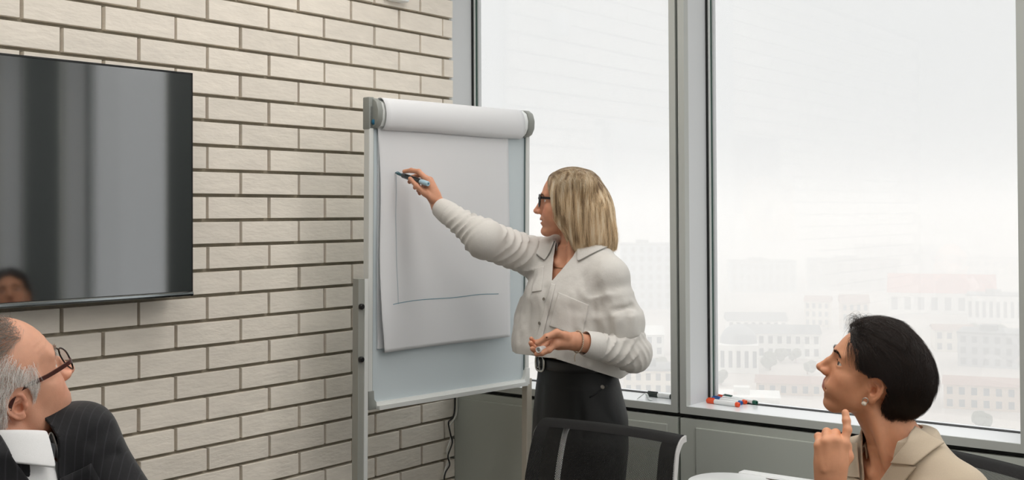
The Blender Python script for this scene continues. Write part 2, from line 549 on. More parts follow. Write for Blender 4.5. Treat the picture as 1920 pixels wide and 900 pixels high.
CITY = [
 (1462, 672, 150, 46, 26, 'long white two-storey city building with a row of small windows, beyond the pens', 'white', 'grey_roof', 2, 9, 12, 0.05),
 (1765, 590, 190, 40, 30, 'white city building under a broad red roof, right of the dark-haired head', 'white', 'red_roof', 1, 8, 34, 0.0),
 (1872, 606, 110, 50, 26, 'white city block with tall narrow windows beside the right window frame', 'white', 'grey_roof', 1, 9, 0, 0.0),
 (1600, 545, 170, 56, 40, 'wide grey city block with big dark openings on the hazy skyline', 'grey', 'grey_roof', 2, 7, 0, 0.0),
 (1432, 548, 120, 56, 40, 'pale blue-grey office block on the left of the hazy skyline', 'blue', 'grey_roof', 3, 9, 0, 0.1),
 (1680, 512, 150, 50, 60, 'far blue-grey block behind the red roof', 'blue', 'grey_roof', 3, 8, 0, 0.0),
 (1385, 700, 74, 52, 20, 'pale rounded building with a dome near the left edge of the big pane', 'white', 'grey', 1, 5, 0, 0.0, None, True),
 (1532, 612, 46, 46, 14, 'narrow cream city house with a steep pale roof', 'cream', 'brown_roof', 3, 4, 10, -0.1),
 (1604, 622, 50, 54, 14, 'tan gabled city house left of the dark-haired head', 'tan', 'brown_roof', 3, 4, 14, 0.1),
 (1420, 628, 110, 26, 18, 'low white city house with a grey pitched roof above the long white building', 'white', 'grey_roof', 2, 8, 14, 0.1),
 (1860, 690, 120, 62, 22, 'pale grey city block low at the right edge of the big pane', 'grey', 'grey_roof', 3, 6, 0, -0.1),
 (1850, 770, 150, 46, 18, 'pinkish low city house at the lower right of the big pane', 'tan', 'brown_roof', 2, 7, 10, 0.0),
 (1790, 660, 70, 40, 20, 'cream city house with flat roof beyond the back of the dark-haired head', 'cream', 'brown_roof', 2, 4, 8, 0.1),
 (1500, 742, 160, 22, 14, 'low brown shed roof below the long white building', 'tan', 'brown_roof', 1, 8, 10, 0.0),
 (1400, 790, 120, 40, 14, 'pale low roof just above the window sill pens', 'white', 'white', 1, 6, 0, 0.0),
 (1850, 520, 110, 34, 40, 'faint cream block far off near the right frame', 'cream', 'grey_roof', 2, 7, 0, 0.0),
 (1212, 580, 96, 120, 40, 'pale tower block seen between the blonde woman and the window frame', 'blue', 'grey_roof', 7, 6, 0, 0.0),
 (1200, 668, 90, 40, 18, 'white low house behind the blonde woman\'s elbow', 'white', 'white', 2, 5, 14, 0.1),
 (1225, 740, 110, 44, 18, 'pale grey house low in the narrow pane', 'cream', 'grey_roof', 2, 6, 0, 0.0),
 (1150, 560, 60, 60, 30, 'far pale block behind the blonde woman\'s back', 'grey', 'grey_roof', 4, 5, 0, 0.0),
 (930, 660, 60, 60, 30, 'hidden pale block behind the flip chart', 'grey', 'grey_roof', 4, 5, 0, 0.0),
]
for c in CITY[:-1]:
    city_building(*c)
# hazy tree clumps in front of the long white building
def tree_mesh(seed):
    rr = random.Random(seed); m = MB()
    for i in range(5):
        bm = bmesh.new(); bmesh.ops.create_icosphere(bm, subdivisions=2, radius=1)
        c = Vector((rr.uniform(-.5, .5), rr.uniform(-.5, .5), rr.uniform(.8, 1.6))); s = rr.uniform(.5, .8)
        for v in bm.verts:
            v.co = c + v.co * s * rr.uniform(.85, 1.15)
        m._bm(bm)
    return m.mesh('foliage', CW['leaf'])
trunk = MB().tube([(0, 0, 0), (0, 0, 1)], [0.12, 0.08], 8).mesh('trunk', CW['brown_roof'])
for i, (px, py, s, lab) in enumerate([(1444, 694, 3.2, 'leftmost of four trees before the long white building'), (1464, 680, 2.6, 'second of four trees before the long white building'), (1492, 680, 2.6, 'third of four trees before the long white building'), (1514, 702, 2.4, 'tree at the right end of the long white building'), (1352, 722, 2.6, 'tree at the foot of the domed pale building'), (1345, 770, 2.6, 'low tree just above the sill by the left jamb of the big pane'), (1826, 640, 4, 'tree in front of the white block with narrow windows, nearer the dark-haired head'), (1884, 650, 4.2, 'tree in front of the white block with narrow windows, nearer the window frame'), (1835, 806, 3.0, 'tree below the pinkish low house'), (1240, 700, 3.2, 'tree in the narrow pane beside the blonde woman')]):
    g = ground_at(px, py)
    e = empty('city_tree', Matrix.Translation((g[0], g[1], HZ_GROUND)) @ Matrix.Scale(s, 4) @ Matrix.Rotation(i * 1.3, 4, 'Z'))
    tag(e, 'faint hazy ' + lab, 'tree', 'trees in the hazy city')
    link('foliage', tree_mesh(i), e); link('trunk', trunk, e)
for k, (zt, dens) in enumerate([(0, .0022), (14, .0008), (34, .0005), (64, .0003)]):        # thinner with height
    haze = MB().box((-1500 - k, 12 - k, HZ_GROUND - 1 - k), (2300 + k, 2500 + k, zt)).build('haze', haze_mat(k, dens))
    tag(haze, kind='stuff')
# ------------------------------------------------------------------ smooth bodies: signed distances on a rectilinear grid, meshed once
F32 = np.float32


def axis_of(lo, hi, coarse, fine=()):
    """grid coordinates from lo to hi: coarse steps, finer inside the given (a, b, step) bands"""
    out = [lo]
    while out[-1] < hi:
        x = out[-1]; st = coarse
        for a, b, s in fine:
            if a - coarse * 0.5 <= x <= b: st = min(st, s)
        out.append(x + st)
    return np.array(out, F32)


class Field:
    def __init__(s, xs, ys, zs):
        s.ax = [np.asarray(a, F32) for a in (xs, ys, zs)]
        s.D = np.full([len(a) for a in s.ax], 0.5, F32)

    def _region(s, lo, hi):
        sl, co = [], []
        for i in range(3):
            a = max(0, int(np.searchsorted(s.ax[i], lo[i])) - 1)
            b = min(len(s.ax[i]), int(np.searchsorted(s.ax[i], hi[i])) + 1)
            if b - a < 1: return None, None
            sl.append(slice(a, b)); co.append(s.ax[i][a:b])
        return tuple(sl), (co[0][:, None, None], co[1][None, :, None], co[2][None, None, :])

    def op(s, mode, prim, k=0.0, M=None):
        """mode: 'u' smooth union, 's' smooth subtraction, 'd' displacement; prim=(fn, lo, hi) in local units; M local->world"""
        fn, lo, hi = prim
        M = np.eye(4) if M is None else np.array(M, float)
        sc = float(np.linalg.norm(M[:3, 0]))
        cs = np.array([[x, y, z, 1] for x in (lo[0], hi[0]) for y in (lo[1], hi[1]) for z in (lo[2], hi[2])]) @ M.T
        mg = 0.012 + k * sc if mode != 'd' else 0.0
        wl, wh = cs[:, :3].min(0) - mg, cs[:, :3].max(0) + mg
        sl, co = s._region(wl, wh)
        if sl is None: return s
        I = np.linalg.inv(M).astype(F32)
        L = [I[i, 0] * co[0] + I[i, 1] * co[1] + I[i, 2] * co[2] + I[i, 3] for i in range(3)]
        d = fn(*L)
        a = s.D[sl]
        if mode == 'd':
            s.D[sl] = a + d * F32(sc); return s
        d = (d * F32(sc)).astype(F32)
        k = k * sc
        if mode == 's': a, d = -a, d
        if k > 0:
            h = np.maximum(k - np.abs(a - d), 0) / k
            r = np.minimum(a, d) - h * h * F32(k * 0.25)
        else:
            r = np.minimum(a, d)
        s.D[sl] = -r if mode == 's' else r
        return s

    def mesh(s):
        D = s.D
        I = D < 0
        c = np.zeros([n - 1 for n in D.shape], np.uint8)
        for dx in (0, 1):
            for dy in (0, 1):
                for dz in (0, 1):
                    c += I[dx:D.shape[0] - 1 + dx, dy:D.shape[1] - 1 + dy, dz:D.shape[2] - 1 + dz]
        act = (c > 0) & (c < 8)
        ix = np.argwhere(act)
        mp = np.full(act.shape, -1, np.int32); mp[act] = np.arange(len(ix))
        off = np.array([[x, y, z] for x in (0, 1) for y in (0, 1) for z in (0, 1)])
        val = np.stack([D[ix[:, 0] + o[0], ix[:, 1] + o[1], ix[:, 2] + o[2]] for o in off], 1)
        pos = np.stack([np.stack([s.ax[i][ix[:, i] + o[i]] for i in range(3)], 1) for o in off], 1)
        acc = np.zeros((len(ix), 3)); cnt = np.zeros(len(ix))
        for a in range(8):
            for b in range(a + 1, 8):
                if np.abs(off[a] - off[b]).sum() != 1: continue
                m = (val[:, a] < 0) != (val[:, b] < 0)
                t = val[m, a] / (val[m, a] - val[m, b])
                acc[m] += pos[m, a] + t[:, None] * (pos[m, b] - pos[m, a]); cnt[m] += 1
        V = acc / cnt[:, None]
        Q = []
        for ax in range(3):
            sh = [slice(None)] * 3; sh2 = [slice(None)] * 3
            sh[ax] = slice(0, -1); sh2[ax] = slice(1, None)
            A, B = I[tuple(sh)], I[tuple(sh2)]
            e = np.argwhere(A != B)
            o1, o2 = [(1, 2), (2, 0), (0, 1)][ax]
            e = e[(e[:, o1] > 0) & (e[:, o2] > 0) & (e[:, o1] < D.shape[o1] - 1) & (e[:, o2] < D.shape[o2] - 1)]
            def cell(d1, d2):
                q = e.copy(); q[:, o1] += d1; q[:, o2] += d2
                return mp[q[:, 0], q[:, 1], q[:, 2]]
            q = np.stack([cell(-1, -1), cell(0, -1), cell(0, 0), cell(-1, 0)], 1)
            flip = ~A[e[:, 0], e[:, 1], e[:, 2]]
            q[flip] = q[flip][:, ::-1]
            Q.append(q)
        return V, np.concatenate(Q)

    def sample(s, P):
        """trilinear distance and gradient at points"""
        P = np.asarray(P, float)
        i, f = [], []
        for a in range(3):
            k = np.clip(np.searchsorted(s.ax[a], P[:, a]) - 1, 0, len(s.ax[a]) - 2)
            i.append(k); f.append(np.clip((P[:, a] - s.ax[a][k]) / (s.ax[a][k + 1] - s.ax[a][k]), 0, 1))
        r = 0
        for dx in (0, 1):
            for dy in (0, 1):
                for dz in (0, 1):
                    w = (f[0] if dx else 1 - f[0]) * (f[1] if dy else 1 - f[1]) * (f[2] if dz else 1 - f[2])
                    r = r + w * s.D[i[0] + dx, i[1] + dy, i[2] + dz]
        return r


# primitives (fn, lo, hi)
def ell(c, r, rot=None):
    c = np.array(c, float); r = np.array(r, float)
    m = np.eye(3) if rot is None else np.array(rot.to_3x3() if hasattr(rot, 'to_3x3') else rot)
    I = m.T.astype(F32)
    def fn(x, y, z):
        x, y, z = x - F32(c[0]), y - F32(c[1]), z - F32(c[2])
        a = (I[0, 0] * x + I[0, 1] * y + I[0, 2] * z) / F32(r[0]); b = (I[1, 0] * x + I[1, 1] * y + I[1, 2] * z) / F32(r[1]); e = (I[2, 0] * x + I[2, 1] * y + I[2, 2] * z) / F32(r[2])
        k0 = np.sqrt(a * a + b * b + e * e)
        k1 = np.sqrt((a / F32(r[0])) ** 2 + (b / F32(r[1])) ** 2 + (e / F32(r[2])) ** 2) + F32(1e-9)
        return k0 * (k0 - 1) / k1
    ext = np.sqrt(((m * r) ** 2).sum(1)) if rot is not None else r
    return fn, c - ext, c + ext


def cone(a, b, ra, rb):
    a, b = np.array(a, float), np.array(b, float)
    d = b - a; L2 = float(d @ d) + 1e-12
    def fn(x, y, z):
        x, y, z = x - F32(a[0]), y - F32(a[1]), z - F32(a[2])
        t = np.clip((x * F32(d[0]) + y * F32(d[1]) + z * F32(d[2])) / F32(L2), 0, 1)
        return np.sqrt((x - t * F32(d[0])) ** 2 + (y - t * F32(d[1])) ** 2 + (z - t * F32(d[2])) ** 2) - (F32(ra) + t * F32(rb - ra))
    m = max(ra, rb)
    return fn, np.minimum(a, b) - m, np.maximum(a, b) + m


def econe(a, b, ra, rb, side, flat):
    """tapering limb, flattened: radius across `side` direction is multiplied by flat"""
    a, b = np.array(a, float), np.array(b, float); s = np.array(side, float); s /= np.linalg.norm(s)
    d = b - a; L2 = float(d @ d) + 1e-12
    def fn(x, y, z):
        x, y, z = x - F32(a[0]), y - F32(a[1]), z - F32(a[2])
        t = np.clip((x * F32(d[0]) + y * F32(d[1]) + z * F32(d[2])) / F32(L2), 0, 1)
        qx, qy, qz = x - t * F32(d[0]), y - t * F32(d[1]), z - t * F32(d[2])
        w = qx * F32(s[0]) + qy * F32(s[1]) + qz * F32(s[2])
        g = F32(1 / flat - 1)
        l = np.sqrt((qx + g * w * F32(s[0])) ** 2 + (qy + g * w * F32(s[1])) ** 2 + (qz + g * w * F32(s[2])) ** 2)
        r = F32(ra) + t * F32(rb - ra)
        return (l - r) * F32(min(1.0, flat * 1.0) if flat < 1 else 1.0)
    m = max(ra, rb) * max(1, flat)
    return fn, np.minimum(a, b) - m, np.maximum(a, b) + m


def chain(F, pts, rad, k=0.0, M=None, mode='u'):
    for i in range(len(pts) - 1):
        F.op(mode, cone(pts[i], pts[i + 1], rad[i], rad[i + 1]), k if i == 0 else min(k, max(rad[i], rad[i + 1]) * 0.5) if k else 0.0, M)


def rot3(ax, deg):
    return np.array(Matrix.Rotation(R(deg), 3, ax))


def vnoise(x, y, z, seed=0):
    """smooth value noise in [-1, 1]"""
    x, y, z = np.broadcast_arrays(x, y, z)
    xi, yi, zi = np.floor(x).astype(np.int64), np.floor(y).astype(np.int64), np.floor(z).astype(np.int64)
    xf, yf, zf = x - xi, y - yi, z - zi
    xf, yf, zf = [t * t * (3 - 2 * t) for t in (xf, yf, zf)]
    def h(a, b, c):
        n = (a * 374761393 + b * 668265263 + c * 2147483647 + seed * 1274126177) & 0xffffffff
        n = ((n ^ (n >> 13)) * 1274126177) & 0xffffffff
        return ((n ^ (n >> 16)) & 0xffff) / 32767.5 - 1
    r = 0
    for a in (0, 1):
        for b in (0, 1):
            for c in (0, 1):
                r = r + (xf if a else 1 - xf) * (yf if b else 1 - yf) * (zf if c else 1 - zf) * h(xi + a, yi + b, zi + c)
    return r


def clip_mesh(V, Fq, g):
    """keep the part of the mesh where g < 0; faces become triangles, cut exactly along g = 0"""
    V = np.asarray(V, float); Fq = np.asarray(Fq)
    T = np.concatenate([Fq[:, [0, 1, 2]], Fq[:, [0, 2, 3]]]) if Fq.shape[1] == 4 else Fq
    s = g < 0
    c = s[T].sum(1)
    full = T[c == 3]
    newV, cache, out = [], {}, []
    n0 = len(V)
    def cut(i, j):
        key = (i, j) if i < j else (j, i)
        if key not in cache:
            t = g[i] / (g[i] - g[j])
            cache[key] = n0 + len(newV); newV.append(V[i] + t * (V[j] - V[i]))
        return cache[key]
    for t in T[(c == 1) | (c == 2)]:
        t = [int(q) for q in t]
        for r in range(3):
            a, b, e = t[r], t[(r + 1) % 3], t[(r + 2) % 3]
            if s[a] and not s[b] and not s[e]:
                out.append((a, cut(a, b), cut(a, e))); break
            if not s[a] and s[b] and s[e]:
                p, q = cut(a, b), cut(a, e)
                out.append((p, b, e)); out.append((p, e, q)); break
    VV = np.concatenate([V, np.array(newV).reshape(-1, 3)])
    TT = np.concatenate([full, np.array(out, int).reshape(-1, 3)])
    used = np.unique(TT); mp = np.full(len(VV), -1); mp[used] = np.arange(len(used))
    return VV[used], mp[TT]


def vnormals(V, F):
    n = np.zeros_like(V)
    a, b, c = V[F[:, 0]], V[F[:, 1]], V[F[:, 2]]
    fn = np.cross(b - a, (V[F[:, 3]] if F.shape[1] == 4 else c) - a) if F.shape[1] == 3 else np.cross(c - a, V[F[:, 3]] - b)
    for k in range(F.shape[1]):
        np.add.at(n, F[:, k], fn)
    return n / (np.linalg.norm(n, axis=1)[:, None] + 1e-12)


def relax(V, F, it=1, w=0.5):
    E = np.concatenate([F[:, [i, (i + 1) % F.shape[1]]] for i in range(F.shape[1])])
    E = np.concatenate([E, E[:, ::-1]])
    for _ in range(it):
        s = np.zeros_like(V); c = np.zeros(len(V))
        np.add.at(s, E[:, 0], V[E[:, 1]]); np.add.at(c, E[:, 0], 1)
        V = V + w * (s / np.maximum(c, 1)[:, None] - V)
    return V


def soft_mesh(name, V, F, mats, parent=None, col=None, solid=0.0, midx=None):
    """numpy mesh -> object with smooth shading; col = per-vertex base colour; solid = cloth thickness"""
    me = bpy.data.meshes.new(name)
    V = np.asarray(V, np.float32); F = np.asarray(F, np.int32); k = F.shape[1]
    me.vertices.add(len(V)); me.vertices.foreach_set('co', V.ravel())
    me.loops.add(F.size); me.loops.foreach_set('vertex_index', F.ravel())
    me.polygons.add(len(F)); me.polygons.foreach_set('loop_start', np.arange(0, F.size, k, dtype=np.int32))
    me.update(calc_edges=True)
    for m in (mats if isinstance(mats, (list, tuple)) else [mats]):
        me.materials.append(m)
    if midx is not None:
        me.polygons.foreach_set('material_index', np.asarray(midx, np.int32))
    if col is not None:
        at = me.color_attributes.new('tint', 'FLOAT_COLOR', 'POINT')
        c = np.ones((len(V), 4), np.float32); c[:, :3] = col
        at.data.foreach_set('color', c.ravel())
    me.shade_smooth()
    o = link(name, me, parent)
    if solid:
        md = o.modifiers.new('thickness', 'SOLIDIFY'); md.thickness = solid; md.offset = -1
    return o


def hair_curves(name, strands, r0, r1, m, parent=None):
    """strands: array (n, k, 3); tapering hair curves"""
    n, k = strands.shape[:2]
    hc = bpy.data.hair_curves.new(name)
    hc.add_curves([k] * n)
    hc.attributes['position'].data.foreach_set('vector', strands.astype(np.float32).ravel())
    rad = hc.attributes.get('radius') or hc.attributes.new('radius', 'FLOAT', 'POINT')
    r = np.tile(np.linspace(r0, r1, k), n).astype(np.float32)
    rad.data.foreach_set('value', r)
    hc.materials.append(m)
    return link(name, hc, parent)
# ------------------------------------------------------------------ heads (local millimetres: x forward, y to the figure's left, z up, origin between the ears)
def add_head(F, M, nose=1.0, chin=0.0, jaw=1.0, mouth_open=0.0, cheek=1.0, neck=None, male=False, nose_up=0.0, lips=1.0, wrinkle=0.0, ear_sides=(1, -1), lower=0.0, ear_size=1.0, ear_flare=-22, ear_shape=(1, 1, 1), smile=0.0):
    u = lambda p, k=0: F.op('u', p, k, M)
    s = lambda p, k=0: F.op('s', p, k, M)
    u(ell((0, 0, 38), (94, 73, 86)))
    u(ell((-22, 0, 30), (72, 74, 70)), 12)
    u(ell((40, 0, 20), (53, 60, 62)), 14)                       # forehead, temples
    u(ell((38, 0, -26), (52, 55 * jaw, 70)), 16)                # face mass
    for y in (1, -1):
        u(cone((16, y * 43 * jaw, -54), (72 + chin, y * 14, -88), 12, 13), 22)   # jaw line
        u(cone((2, y * 54, -10), (16, y * 43 * jaw, -54), 13, 11), 16)
        u(ell((56, y * 38, -14), (25, 22 * cheek, 21)), 16)     # cheek bone
        u(ell((66, y * 27, -42), (22, 20, 22)), 16)
        u(ell((44, y * 41, -36), (26, 15, 26)), 18)             # cheek
        u(cone((89, y * 9, 33), (74, y * 42, 34), 8.5, 7.0), 11)  # brow ridge
    w = lower
    u(ell((80 + chin, 0, -88), (16, 19, 14)), 14)               # chin
    u(ell((83 + w, 0, -52), (17, 25, 22)), 14)                      # muzzle
    for y in (1, -1):
        s(ell((97, y * 31, 15), (17, 17, 11.5)), 12)            # eye socket
        s(ell((70, y * 64, 27), (22, 8, 18)), 16)               # temple hollow
    nz = 23 * nose
    tip = (93 + nz, 0, -17 + nose_up)
    u(cone((82, 0, 14), (91 + nz * .3, 0, -17 + nose_up), 8, 10.5), 9)
    u(cone((90, 0, 24), (92 + nz * 0.45, 0, 4 + nose_up * .4), 6.2, 6.6), 9)
    u(cone((92 + nz * 0.45, 0, 4 + nose_up * .4), tip, 6.4, 7.4), 5)
    u(ell((tip[0] - 1, 0, tip[2] - 1), (7.6, 8.6, 7)), 5)
    u(cone((tip[0] - 3, 0, tip[2] - 5), (97 + w * .6, 0, -30), 4.5, 5), 6)   # columella
    for y in (1, -1):
        u(ell((98 + nz * .12, y * 11.5, tip[2] - 4), (11, 6.0, 6.8)), 7)   # wing
        s(ell((105 + nz * .1, y * 6.5, tip[2] - 12.5), (6.5, 3.4, 4.5)), 2.5)  # nostril
        s(ell((93, y * 23, -24), (4, 4.5, 12), rot3('X', y * 18)), 7)     # fold beside the nose
    o = mouth_open
    # lips
    lz = -52
    u(ell((91 + w, 0, lz + 6), (8.5 * lips + 1, 25, 5.6)), 5)
    u(ell((90.5 + w, 0, lz - 6.5 - o), (8.5 * lips, 22, 6.2)), 5)
    s(ell((99.5 + w, 0, lz + 16), (6, 3.4, 9)), 4)                  # philtrum
    for y in (1, -1):
        s(cone((100.5 + w + .45 * o, 0, lz - .5 * o), (86.5 + w + .55 * o, y * (25 + smile * .6), lz - .22 * o + .55 * smile), 1.2 + o * .45, 0.6 + o * .28), 2.0)   # parting line
        s(ell((90 + w - .5 * smile, y * (26 + .7 * smile), lz - 1 + .3 * smile), (2.5, 3, 2.5)), 6)
        if smile: u(ell((70, y * 38, -28), (16, 14, 13)), 12)
    if o: s(ell((90 + w, 0, lz - .38 * o), (13, 21.5, 1.0 + .55 * o)), 1.2)   # parted lips
    s(ell((97 + w, 0, lz - 17), (6, 18, 5)), 8)                     # under the lower lip
    # eyes: lids as shells round the ball, parted by a slit
    for y in (1, -1):
        u(ell((73.5, y * 31, 15.5), (14.0, 15.5, 13.2)), 5)
        s(ell((86, y * 33.5, 14.8), (16, 14.5, 4.5), rot3('X', y * 5)), 1.4)
        s(cone((93, y * 20, 24.5), (84, y * 44, 25), 1.0, .8), 6)     # lid crease below the brow
    # ears
    for y in ear_sides:
        E = M @ Matrix.Translation((-7, y * (62.5 if not male else 64), -3)) @ Matrix.Rotation(R(12), 4, 'Y') @ Matrix.Rotation(R(ear_flare * y), 4, 'Z')
        e = ear_size * (1.08 if male else 1.0)
        E = E @ Matrix.Diagonal((e * ear_shape[0], e * ear_shape[1], e * ear_shape[2], 1))
        ue = lambda p, k=0: F.op('u', p, k, E)
        se = lambda p, k=0: F.op('s', p, k, E)
        def p3(a, b, c=0): return (a, y * c, b)
        ue(ell(p3(-4, 2, 6), (15, 5.0, 25)), 4)
        ue(ell(p3(0, -22, 6), (8.5, 4.2, 9)), 4)                      # lobe
        se(ell(p3(-3.5, 4, 12.5), (12.5, 6.0, 21)), 2)              # scapha bowl
        rim = [(5, 0), (10, 12), (7, 24), (-3, 31), (-14, 27), (-20, 15), (-19, 1), (-14, -12), (-7, -22)]
        for i in range(len(rim) - 1):
            ue(cone(p3(*rim[i], 10.5), p3(*rim[i + 1], 10.5), 3.3, 3.3), 1.2)
        anti = [(1, 17), (-8, 12), (-11, 2), (-8, -9), (0, -15)]
        for i in range(len(anti) - 1):
            ue(cone(p3(*anti[i], 8.5), p3(*anti[i + 1], 8.5), 2.8, 2.8), 2)
        se(ell(p3(0.5, -3, 10), (7.5, 10.5, 9)), 1.5)                    # concha
        ue(ell(p3(9.5, -2, 7.5), (4.5, 4.0, 7)), 3)                   # tragus
        ue(ell(p3(1, -15, 8.5), (5, 3.2, 3.5)), 2)
        ue(ell(p3(0, -24, 8), (7.5, 3.4, 7.5)), 3)
    if wrinkle:
        F.op('d', (lambda x, y, z: F32(wrinkle) * np.sin(z * F32(0.62) + 2 * vnoise(x / 30, y / 18, z / 60, 3)) * np.exp(-((z - 62) / 14) ** 2) * (x > 50), (40, -60, 40), (110, 60, 90)), 0, M)


def head_tint(L, skin, lip, blush=0.12, stubble=0.0, brow=None, lipz=-52, mo=0.0, lower=0.0):
    """per-vertex skin colour from local head coordinates (mm)"""
    c = np.tile(np.array(skin[:3]), (len(L), 1))
    x, y, z = L[:, 0], L[:, 1], L[:, 2]
    ay = np.abs(y)
    g = np.exp(-((x - 72) / 26) ** 2 - ((ay - 40) / 18) ** 2 - ((z + 18) / 20) ** 2) + np.exp(-((x - 112) / 12) ** 2 - (y / 14) ** 2 - ((z + 18) / 10) ** 2) + 0.9 * np.exp(-((x + 5) / 22) ** 2 - ((ay - 78) / 10) ** 2 - (z / 30) ** 2)
    c = c * (1 + blush * g[:, None] * np.array([0.9, -0.6, -0.5]))
    e = ((z - lipz) / (11.5 + mo)) ** 2 + (y / 23) ** 2
    w = np.clip((1 - e) * 3.5, 0, 1) * (x > 84 + lower) * np.clip((np.abs(z - lipz - 0) < 12 + mo) * 1.0, 0, 1)
    w = w * (x > 90 + lower - 0.25 * ay)
    c = c * (1 - w[:, None]) + np.array(lip[:3]) * w[:, None]
    if stubble:
        b = np.clip((-30 - z) / 20, 0, 1) * np.clip((x - 10) / 20, 0, 1) * (z > -115)
        c = c * (1 - stubble * b[:, None])
    return c


M_eye = None
def add_eyes(M, parent, iris, look=(0, 0)):
    """eyeballs with iris and pupil, turned by look=(yaw, pitch) degrees"""
    global M_eye
    if M_eye is None:
        M_eye = (mat('eye_white', srgb(232, 226, 220), 0.08, coat=0.6), mat('pupil', (0.003, 0.003, 0.003, 1), 0.05, coat=1.0))
    ir = mat('iris', iris, 0.08, coat=1.0)
    for y in (1, -1):
        m = MB()
        T = M @ Matrix.Translation((73, y * 31, 15)) @ Matrix.Rotation(R(look[0]), 4, 'Z') @ Matrix.Rotation(R(-look[1]), 4, 'Y') @ Matrix.Rotation(R(90), 4, 'Y')
        for mi, (a0, a1, rr) in enumerate([(R(32), PI, 12.0), (R(14), R(32), 12.0), (0.0, R(14), 12.0)]):
            m.cur = mi
            m.lathe([(rr * math.sin(a) + 1e-4, rr * math.cos(a)) for a in np.linspace(a0, a1, 10)], 24, T)
        m.build('eyeball', [M_eye[0], ir, M_eye[1]], parent, smooth='all')


def strands_on(M, roots, dirs, length, steps, noise=0.0, seed=0, curl=0.0):
    """simple short hairs: straight with a bend (local mm -> world)"""
    rg = np.random.default_rng(seed)
    n = len(roots)
    d = dirs + noise * rg.normal(size=(n, 3)); d /= np.linalg.norm(d, axis=1)[:, None]
    L = np.broadcast_to(length, (n,))
    t = np.linspace(0, 1, steps)
    pts = roots[:, None, :] + d[:, None, :] * (t[None, :, None] * L[:, None, None])
    pts[:, :, 2] -= curl * (t[None, :] ** 2) * L[:, None]
    A = np.array(M)
    return pts @ A[:3, :3].T + A[:3, 3]


def add_brows(M, parent, m, F, n=170, r=0.00016, z0=0.0):
    rg = np.random.default_rng(5)
    S = []
    for y in (1, -1):
        t = rg.random(n)
        yy = 11 + 37 * t; zz = 31.5 + z0 + 6.0 * np.sin(t * 2.3) - 3.5 * t ** 2 + rg.normal(size=n) * (1.9 - 1.0 * t)
        dl = np.array([-0.8, -0.6 * y, 0])
        O = np.stack([np.full(n, 130.0), y * yy + 24 * y, zz], 1)
        Pw, hit = shoot(F, tw(M, O), np.array((M.to_3x3() @ Vector(dl)).normalized()), 0.09, 0.002)
        roots = tl(M, Pw)[hit]; t = t[hit]
        d = np.stack([0.25 - 0.6 * t, y * (0.45 + 0.5 * t), 0.6 - 0.95 * t], 1)
        S.append(strands_on(M, roots, d, 7.5, 4, 0.14, 7 + y, 0.1))
    hair_curves('eyebrows', np.concatenate(S), r, r * .4, m, parent)


def add_lashes(M, parent, m, n=46):
    rg = np.random.default_rng(9)
    S = []
    for y in (1, -1):
        for up in (1,):
            t = np.linspace(-1, 1, n if up > 0 else n // 2)
            yy = 31 + 12 * t
            xx = 73 + np.sqrt(np.maximum(14.4 ** 2 - (12.5 * t) ** 2, 4)) - 0.8
            zz = 15 + up * (4.6 * (1 - t ** 2) + 0.4) + .9
            roots = np.stack([xx, y * yy, zz], 1)
            d = np.stack([1.0 - .5 * np.abs(t), 0.9 * t, up * .18 + 0 * t], 1)
            S.append(strands_on(M, roots, d, 3.2 if up > 0 else 1.8, 4, 0.05, 3, -0.3 * up))
    for s in S:
        pass
    hair_curves('eyelashes', np.concatenate(S), 0.00010, 0.00003, m, parent)
# ------------------------------------------------------------------ figure helpers
def loft(rows, n=2.4):
    """stack of superelliptic sections: rows of (z, cx, cy, rx, ry)"""
    rows = np.array(sorted(rows), float)
    zs = rows[:, 0]
    zz = np.linspace(zs[0], zs[-1], 160)
    sm = []
    for c in range(1, 5):                                  # smooth through the rows
        v = np.interp(zz, zs, rows[:, c])
        k = np.ones(13) / 13
        v = np.convolve(np.pad(v, 6, 'edge'), k, 'valid')
        sm.append(v.astype(F32))
    def fn(x, y, z):
        cx, cy, rx, ry = [np.interp(z, zz, v).astype(F32) for v in sm]
        a, b = np.abs(x - cx) / rx, np.abs(y - cy) / ry
        k0 = (a ** F32(n) + b ** F32(n) + F32(1e-9)) ** F32(1 / n)
        d = (k0 - 1) * np.minimum(rx, ry)
        return np.maximum(np.maximum(d, z - F32(zs[-1])), F32(zs[0]) - z)
    m = rows[:, 3:5].max(0); lo = rows[:, 1:3].min(0) - m; hi = rows[:, 1:3].max(0) + m
    return fn, np.array([lo[0], lo[1], zs[0]]), np.array([hi[0], hi[1], zs[-1]])


def head_frame(at, yaw, pitch, roll, scale, ear=None):
    """head matrix (local mm); yaw = world heading of the face in degrees, pitch up, roll = left ear down; ear: put that ear (+1 left) at `at`"""
    Rm = Matrix.Rotation(R(yaw), 4, 'Z') @ Matrix.Rotation(R(-pitch), 4, 'Y') @ Matrix.Rotation(R(-roll), 4, 'X')
    M = Matrix.Translation(Vector(at)) @ Rm @ Matrix.Scale(0.001 * scale, 4)
    if ear:
        M = M @ Matrix.Translation((0, -70 * ear, 0))
    return M


def mp(M, p):
    return np.array(M @ Vector(p))


def tl(M, V):
    """world points -> local"""
    A = np.array(M.inverted())
    return np.asarray(V) @ A[:3, :3].T + A[:3, 3]


def tw(M, V):
    A = np.array(M)
    return np.asarray(V) @ A[:3, :3].T + A[:3, 3]


